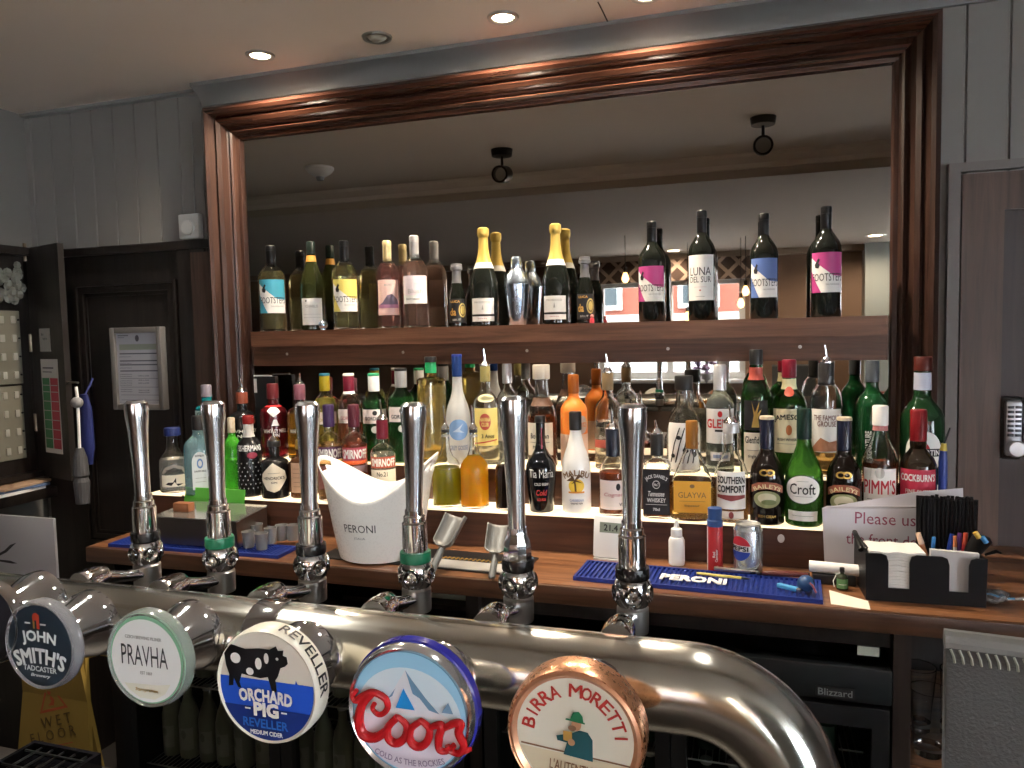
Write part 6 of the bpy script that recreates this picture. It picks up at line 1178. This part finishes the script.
# napkin caddy
FL, FR = pt(866, 600, Z=KZ), pt(986, 608, Z=KZ); an, w = quad_frame(FL, FR); Hc = pt(862, 553, Y=FL.y).z-KZ
t = thing('napkin_caddy', 'black plastic napkin and straw caddy at the right of the counter', 'caddy', (FL.x, FL.y, KZ+.0005), an); dC = .155
CB = mat('caddy_black', (.007, .007, .008), .45, spec=.2)
def notch(x0, x1, zb_): 
    r = .016; xm = (x1-x0)
    return [(x0-.014, Hc), (x0-.004, Hc-.004), (x0, Hc-.018), (x0, zb_)] , [(x1, zb_), (x1, Hc-.018), (x1+.004, Hc-.004), (x1+.014, Hc)]
n1a, n1b = notch(w*.19, w*.37, Hc*.28); n2a, n2b = notch(w*.70, w*.86, Hc*.28)
pf = [(0, 0), (w, 0), (w+.002, Hc)]+list(reversed(n2b))+list(reversed(n2a))+list(reversed(n1b))+list(reversed(n1a))+[(-.002, Hc)]
MB().prism(pf, lambda x, z: (x, 0, z), lambda x, z: (x, .004, z)).build('front_panel', CB, t, 20)
MB().box(0, w, .004, dC, 0, .004).box(0, .004, .004, dC, .004, Hc).box(w-.004, w, .004, dC, .004, Hc).box(.004, w-.004, dC-.004, dC, .004, Hc*.62).build('tray', CB, t)
MB().box(.004, w-.004, .095, .099, .004, Hc*.72).box(w*.535, w*.555, .004, .095, .004, Hc*.8).box(w*.36, w*.38, .099, dC-.004, .004, Hc*.62).build('dividers', CB, t)
b = MB()
for s in (0, 1):
    b.tube([(-.006+s*.012, dC*.2, Hc-.002), (-.008, dC*.45, Hc+.016), (-.004, dC*.8, Hc+.014), (.004, dC*.95, Hc-.002)], .006, 8)
b.build('side_clip', CB, t)
MC = Matrix.Translation(t.location) @ Matrix.Rotation(an, 4, 'Z')
src = None; lz_ = KZ+.0047
for k in range(17):
    q = MC @ Vector((w*.275, .05, 0)); loc = (q.x+random.uniform(-.001, .001), q.y+random.uniform(-.001, .001), lz_+k*.0062)
    if src is None:
        bmn = MB(); g = []
        for i in range(13):
            for s_, zz in ((0, 0), (1, .0056)): pass
        pr = [(x/12*w*.48-w*.24) for x in range(13)]
        top_ = [bmn.bm.verts.new((x, y, .0055+.0012*math.sin(i*1.3))) for i, x in enumerate(pr) for y in (-.043, .043)]; bot_ = [bmn.bm.verts.new((x, y, .0002+.0012*math.sin(i*1.3))) for i, x in enumerate(pr) for y in (-.043, .043)]
        for i in range(12):
            a0_, a1_, a2_, a3_ = 2*i, 2*i+1, 2*i+3, 2*i+2
            bmn.bm.faces.new((top_[a0_], top_[a3_], top_[a2_], top_[a1_])); bmn.bm.faces.new((bot_[a0_], bot_[a1_], bot_[a2_], bot_[a3_]))
            bmn.bm.faces.new((top_[a0_], bot_[a0_], bot_[a3_], top_[a3_])); bmn.bm.faces.new((top_[a1_], top_[a2_], bot_[a2_], bot_[a1_]))
        bmn.bm.faces.new((top_[0], top_[1], bot_[1], bot_[0])); bmn.bm.faces.new((top_[24], bot_[24], bot_[25], top_[25]))
        src = tag(bmn.build('napkin', mat('napkin_white', (.72, .71, .68), .9)), 'white paper napkin in the flat stack in the left of the black caddy', 'napkin', 'napkins stacked in the caddy'); src.location = loc; src.rotation_euler = (0, 0, an)
    else: c = dup(src, loc, (0, 0, an+random.uniform(-.02, .02)))
q = MC @ Vector((w*.765, .02, .005))
o = tag(MB().prism([(-w*.20, 0), (w*.20, 0), (w*.20, Hc*1.0), (-w*.20, Hc*1.04)], lambda x, z: (x, .0, z), lambda x, z: (x, .012, z)).build('folded_napkin', mat('napkin_grey', (.52, .51, .52), .9)), 'folded white napkin standing upright in the right of the black caddy', 'napkin'); o.location = q; o.rotation_euler = (0, 0, an)
# straws
zs = pt(945, 497, Y=(MC @ Vector((w*.7, .13, 0))).y).z-KZ
src = None; STR = mat('straw_black', (.006, .006, .007), .4, spec=.25)
A_, B_ = pt(917, 500, Y=(MC @ Vector((0, .13, 0))).y), pt(976, 500, Y=(MC @ Vector((w, .13, 0))).y)
t_i = MC.inverted(); xa, xb = (t_i @ A_).x, (t_i @ B_).x
for r_ in range(4):
    n_ = 15
    for i in range(n_):
        x = xa+(xb-xa)*(i+.5*(r_ % 2)+.3)/(n_+.4); y = .104+r_*.0118+random.uniform(-.001, .001)
        q = MC @ Vector((x, y, 0)); loc = (q.x, q.y, KZ+.005+random.uniform(0, .006))
        if src is None:
            src = tag(MB().lathe([(.0030, 0), (.0038, 0), (.0038, zs-.008), (.0030, zs-.008)], 10, close=True).build('drinking_straw', STR), 'black drinking straw in the bunch at the back of the caddy', 'straw', 'black straws in the caddy'); src.location = loc
        else: dup(src, loc, (random.uniform(-.01, .01), random.uniform(-.01, .01), 0))
# pens and such in the caddy
def pen(kind, lb, col, px0, py0, px1, py1, yl, r=.0045, cap=None):
    Yp = (MC @ Vector((w*.6, yl, 0))).y; a, b_ = pt(px0, py0, Y=Yp), pt(px1, py1, Y=Yp)
    d = (b_-a).normalized(); bot = b_+d*((b_.z-(KZ+.012))/max(.3, -d.z)) if d.z < 0 else b_
    t = thing(kind, lb, 'pen', bot); L0 = a-bot
    MB().tube([(0, 0, 0), L0*.5, L0*.8], r, 10).build('barrel', mat('pen_'+kind+str(px0), col, .35), t)
    MB().tube([L0*.8, L0], [r*1.08, r*.95], 10).build('cap', mat('pencap_'+str(px0), cap or col, .3), t)
pen('felt_pen', 'orange and white pen leaning out of the middle of the caddy', (.62, .25, .10), 918, 533, 927, 560, .090, .006, (.70, .48, .35))
pen('felt_pen', 'bright blue pen standing in the middle of the caddy', (.05, .22, .55), 934, 537, 932, 560, .085, .004)
pen('marker_pen', 'dark blue marker in the right rear of the caddy, leftmost of its cluster', (.02, .05, .30), 952, 534, 948, 556, .088, .005)
pen('marker_pen', 'white pen with an orange tip in the right rear of the caddy', (.70, .68, .66), 955, 536, 955, 556, .082, .004, (.7, .25, .1))
pen('marker_pen', 'purple marker in the right rear of the caddy', (.16, .06, .25), 960, 533, 958, 556, .090, .005)
pen('marker_pen', 'red marker in the right rear of the caddy', (.55, .04, .05), 966, 533, 963, 554, .086, .005, (.6, .1, .06))
q = pt(978, 552, Y=(MC @ Vector((w*.9, .05, 0))).y)
t = thing('glasses_case', 'black glasses case with yellow and blue ends, poking out of the right of the caddy', 'case', q)
g0, g1 = pt(966, 560, Y=q.y)-q, pt(984, 536, Y=q.y)-q
MB().tube([g0, g0*.6+g1*.4, g1*.9, g1], [.010, .017, .020, .012], 14).build('body', CB, t)
for dx, c_, nm in ((0, (.65, .42, .06), 'yellow_end'), (.016, (.05, .25, .55), 'blue_end')):
    s0 = pt(975+dx*450, 534+dx*300, Y=q.y-.022)-q; MB().tube([s0+Vector((0, 0, .004)), s0+Vector((.008, 0, -.008))], .0055, 10).build(nm, mat(nm, c_, .4), t)
MB().tube([g0*.3+Vector((.02, 0, .0)), Vector((.035, 0, .004)), Vector((.045, 0, .0))], [.003, .004, .002], 8).build('arm', CB, t)
# folded paper sign
YSg = 1.977
S0 = [pt(x, y, Y=YSg) for x, y in ((825, 566), (966, 580), (963, 488), (915, 492), (880, 498), (822, 508))]
zf = KZ+.001
t = thing('paper_sign', 'curling white paper sign in maroon type, propped behind the napkin caddy', 'sign', (S0[0].x, YSg, zf))
pp = [(S0[0].x, zf), (S0[1].x, zf)]+[(s.x, s.z) for s in S0[2:]]
bm_ = MB(); bm_.prism([(x-S0[0].x, z-zf) for x, z in pp], lambda x, z: (x, 0, z), lambda x, z: (x, .0008, z))
sg = bm_.build('sheet', mat('sign_paper', (.66, .64, .68), .8), t)
f0, f1 = S0[5], S0[2]
MB().prism([(0, 0), (f1.x-f0.x, f1.z-f0.z), (f1.x-f0.x-.1, f1.z-f0.z+.004), (.10, .045), (0.01, .026)][:5], lambda x, z: (f0.x-S0[0].x+x, -.004-z*.25, f0.z-zf+z*.28), lambda x, z: (f0.x-S0[0].x+x, -.0036-z*.25, f0.z-zf+z*.28+.0008)).build('folded_edge', mat('sign_paper_back', (.74, .73, .76), .8), t)
MRN = mat('maroon_type', (.28, .05, .10), .7)
l1, l2 = pt(855, 522, Y=YSg), pt(846, 541, Y=YSg); r1 = pt(913, 526, Y=YSg); kx = depth(l1)/FPX
w1 = (r1.x-l1.x)/len('Please us')*10.7
zt1 = pt(884, 519, Y=YSg).z; zt2 = pt(880, 540, Y=YSg).z
art([('T', 'Please use', MRN, 0, 0, 2, 1, {'bold': 0})], w1, .029, lambda x, y, l: Vector((l1.x-S0[0].x+w1/2+x, -l*.0004, zt1-zf+y)), first=sg)
w2 = (r1.x-l2.x)*1.28
art([('T', 'the front door', MRN, 0, 0, 2, 1, {'bold': 0})], w2, .027, lambda x, y, l: Vector((l2.x-S0[0].x+w2/2+x, -l*.0004, zt2-zf+y)), first=sg)
# plastic bag with cable at the right
p = pt(1000, 596, Z=KZ+.02)
t = thing('plastic_bag', 'small clear plastic bag with white and blue cable, right end of the counter', 'bag', (p.x, p.y, KZ+.0005))
b = MB()
for k in range(9): b.ball((random.uniform(-.02, .03), random.uniform(-.02, .03), random.uniform(.010, .022)), random.uniform(.010, .016), (1.4, 1.1, .75), 8, 6)
b.build('film', mat('clear_film', (.92, .93, .95), .12, 0, .92, 1.15, bump=.8, bscale=120), t, 30)
MB().tube([(-.03+.012*k, .014*math.sin(k*1.7), .014+.006*math.cos(k*2.1)) for k in range(7)], .0028, 7).build('white_cable', WHITE, t)
MB().tube([(-.03+.010*k, -.012+.012*math.cos(k*1.9), .022+.005*math.sin(k*1.3)) for k in range(6)], .0022, 7).build('blue_cable', mat('cable_blue', (.10, .28, .50), .4), t)
# small things at the right end of the step
p = pt(943, 474, Y=2.05)
t = thing('paint_brush', 'small brush with black tip, yellow collar and blue handle, by the mirror frame', 'brush', (p.x, 2.05, ZF+.0005))
q0, q1, q2 = [pt(x, y, Y=2.05)-Vector((p.x, 2.05, ZF)) for x, y in ((943, 462), (943.5, 446), (950, 428))]
MB().tube([(0, 0, 0), q0, q0*.3+q1*.7], [.010, .010, .008], 12).build('handle', mat('brush_blue', (.03, .06, .30), .3), t); MB().tube([q0*.3+q1*.7, q1+Vector((.001, 0, .006))], [.0085, .006], 12).build('collar', mat('brush_yellow', (.62, .48, .08), .4), t); MB().tube([q1+Vector((.001, 0, .006)), q2], [.003, .0016], 8).build('bristle', BLACK, t)
p = pt(948, 480, Y=2.035)
tag(MB().box(-.009, .009, -.009, .009, 0, .032, .001).build('wooden_block', mat('pale_wood', (.50, .36, .20), .6)), 'pale little wooden block at the right end of the lower step', 'block').location = (p.x, 2.02, ZF+.0005)
p = pt(957, 480, Y=2.05)
t = thing('small_glass', 'small clear glass of bits at the right end of the lower step', 'glass', (p.x, 2.05, ZF+.0005))
MB().lathe([(0, 0), (.017, 0), (.020, .034), (.0185, .034), (.016, .003), (0, .003)], 22).build('glass_body', CLG, t); MB().tube([(.012*math.cos(k), .012*math.sin(k), .006+k*.0012) for k in range(12)], .0022, 6).build('coiled_cord', mat('cord_grey', (.3, .33, .4), .5), t)
# barcode-like tag behind the red gin (white edged label holder on the mirror)
p = pt(262, 378, Y=2.30)
a0, a1 = pt(260, 392, Y=2.30), pt(275, 375, Y=2.30)
t = thing('card_holder', 'black card holder with a white edge, behind the red gin bottle', 'card holder', (a0.x, 2.27, SZ2+.0005))
MB().box(0, a1.x-a0.x+.02, 0, .02, 0, a1.z-SZ2-.004).build('stand', BLACK, t); MB().box(0, a1.x-a0.x, -.002, .012, a1.z-SZ2-.004, a1.z-SZ2).box(0, .010, -.003, 0, a0.z-SZ2, a1.z-SZ2-.012).build('card', PAPER, t)
# ------------------------------------------------------------------ light
wd = D.worlds.new('world'); SC.world = wd; wd.use_nodes = True; nt = wd.node_tree; bg = nt.nodes['Background']
sk = nt.nodes.new('ShaderNodeTexSky'); sk.sky_type = 'PREETHAM' if False else 'HOSEK_WILKIE'; sk.turbidity = 8; sk.sun_direction = (.3, .5, .8)
mx = nt.nodes.new('ShaderNodeMixRGB'); mx.inputs['Fac'].default_value = .75; mx.inputs['Color2'].default_value = (.85, .93, 1.0, 1)
nt.links.new(sk.outputs['Color'], mx.inputs['Color1']); nt.links.new(mx.outputs['Color'], bg.inputs['Color']); bg.inputs['Strength'].default_value = SKY_S
sun = D.lights.new('overcast_sun', 'SUN'); sun.energy = 4; sun.angle = R(20); so = D.objects.new('overcast_sun', sun); COL.objects.link(so); so.rotation_euler = (R(35), R(15), 0)
SC.view_settings.view_transform = 'Standard'; SC.view_settings.look = 'None'; SC.view_settings.gamma = 1; SC.view_settings.use_curve_mapping = False
SC.view_settings.exposure = EXPO
cy = SC.cycles; cy.use_denoising = True; cy.max_bounces = 12; cy.transmission_bounces = 12; cy.glossy_bounces = 6; cy.diffuse_bounces = 4; cy.transparent_max_bounces = 8
cy.sample_clamp_indirect = 10; cy.blur_glossy = .15; cy.use_adaptive_sampling = True; cy.adaptive_threshold = .015
try: cy.denoiser = 'OPENIMAGEDENOISE'
except Exception: pass
bpy.context.view_layer.update()
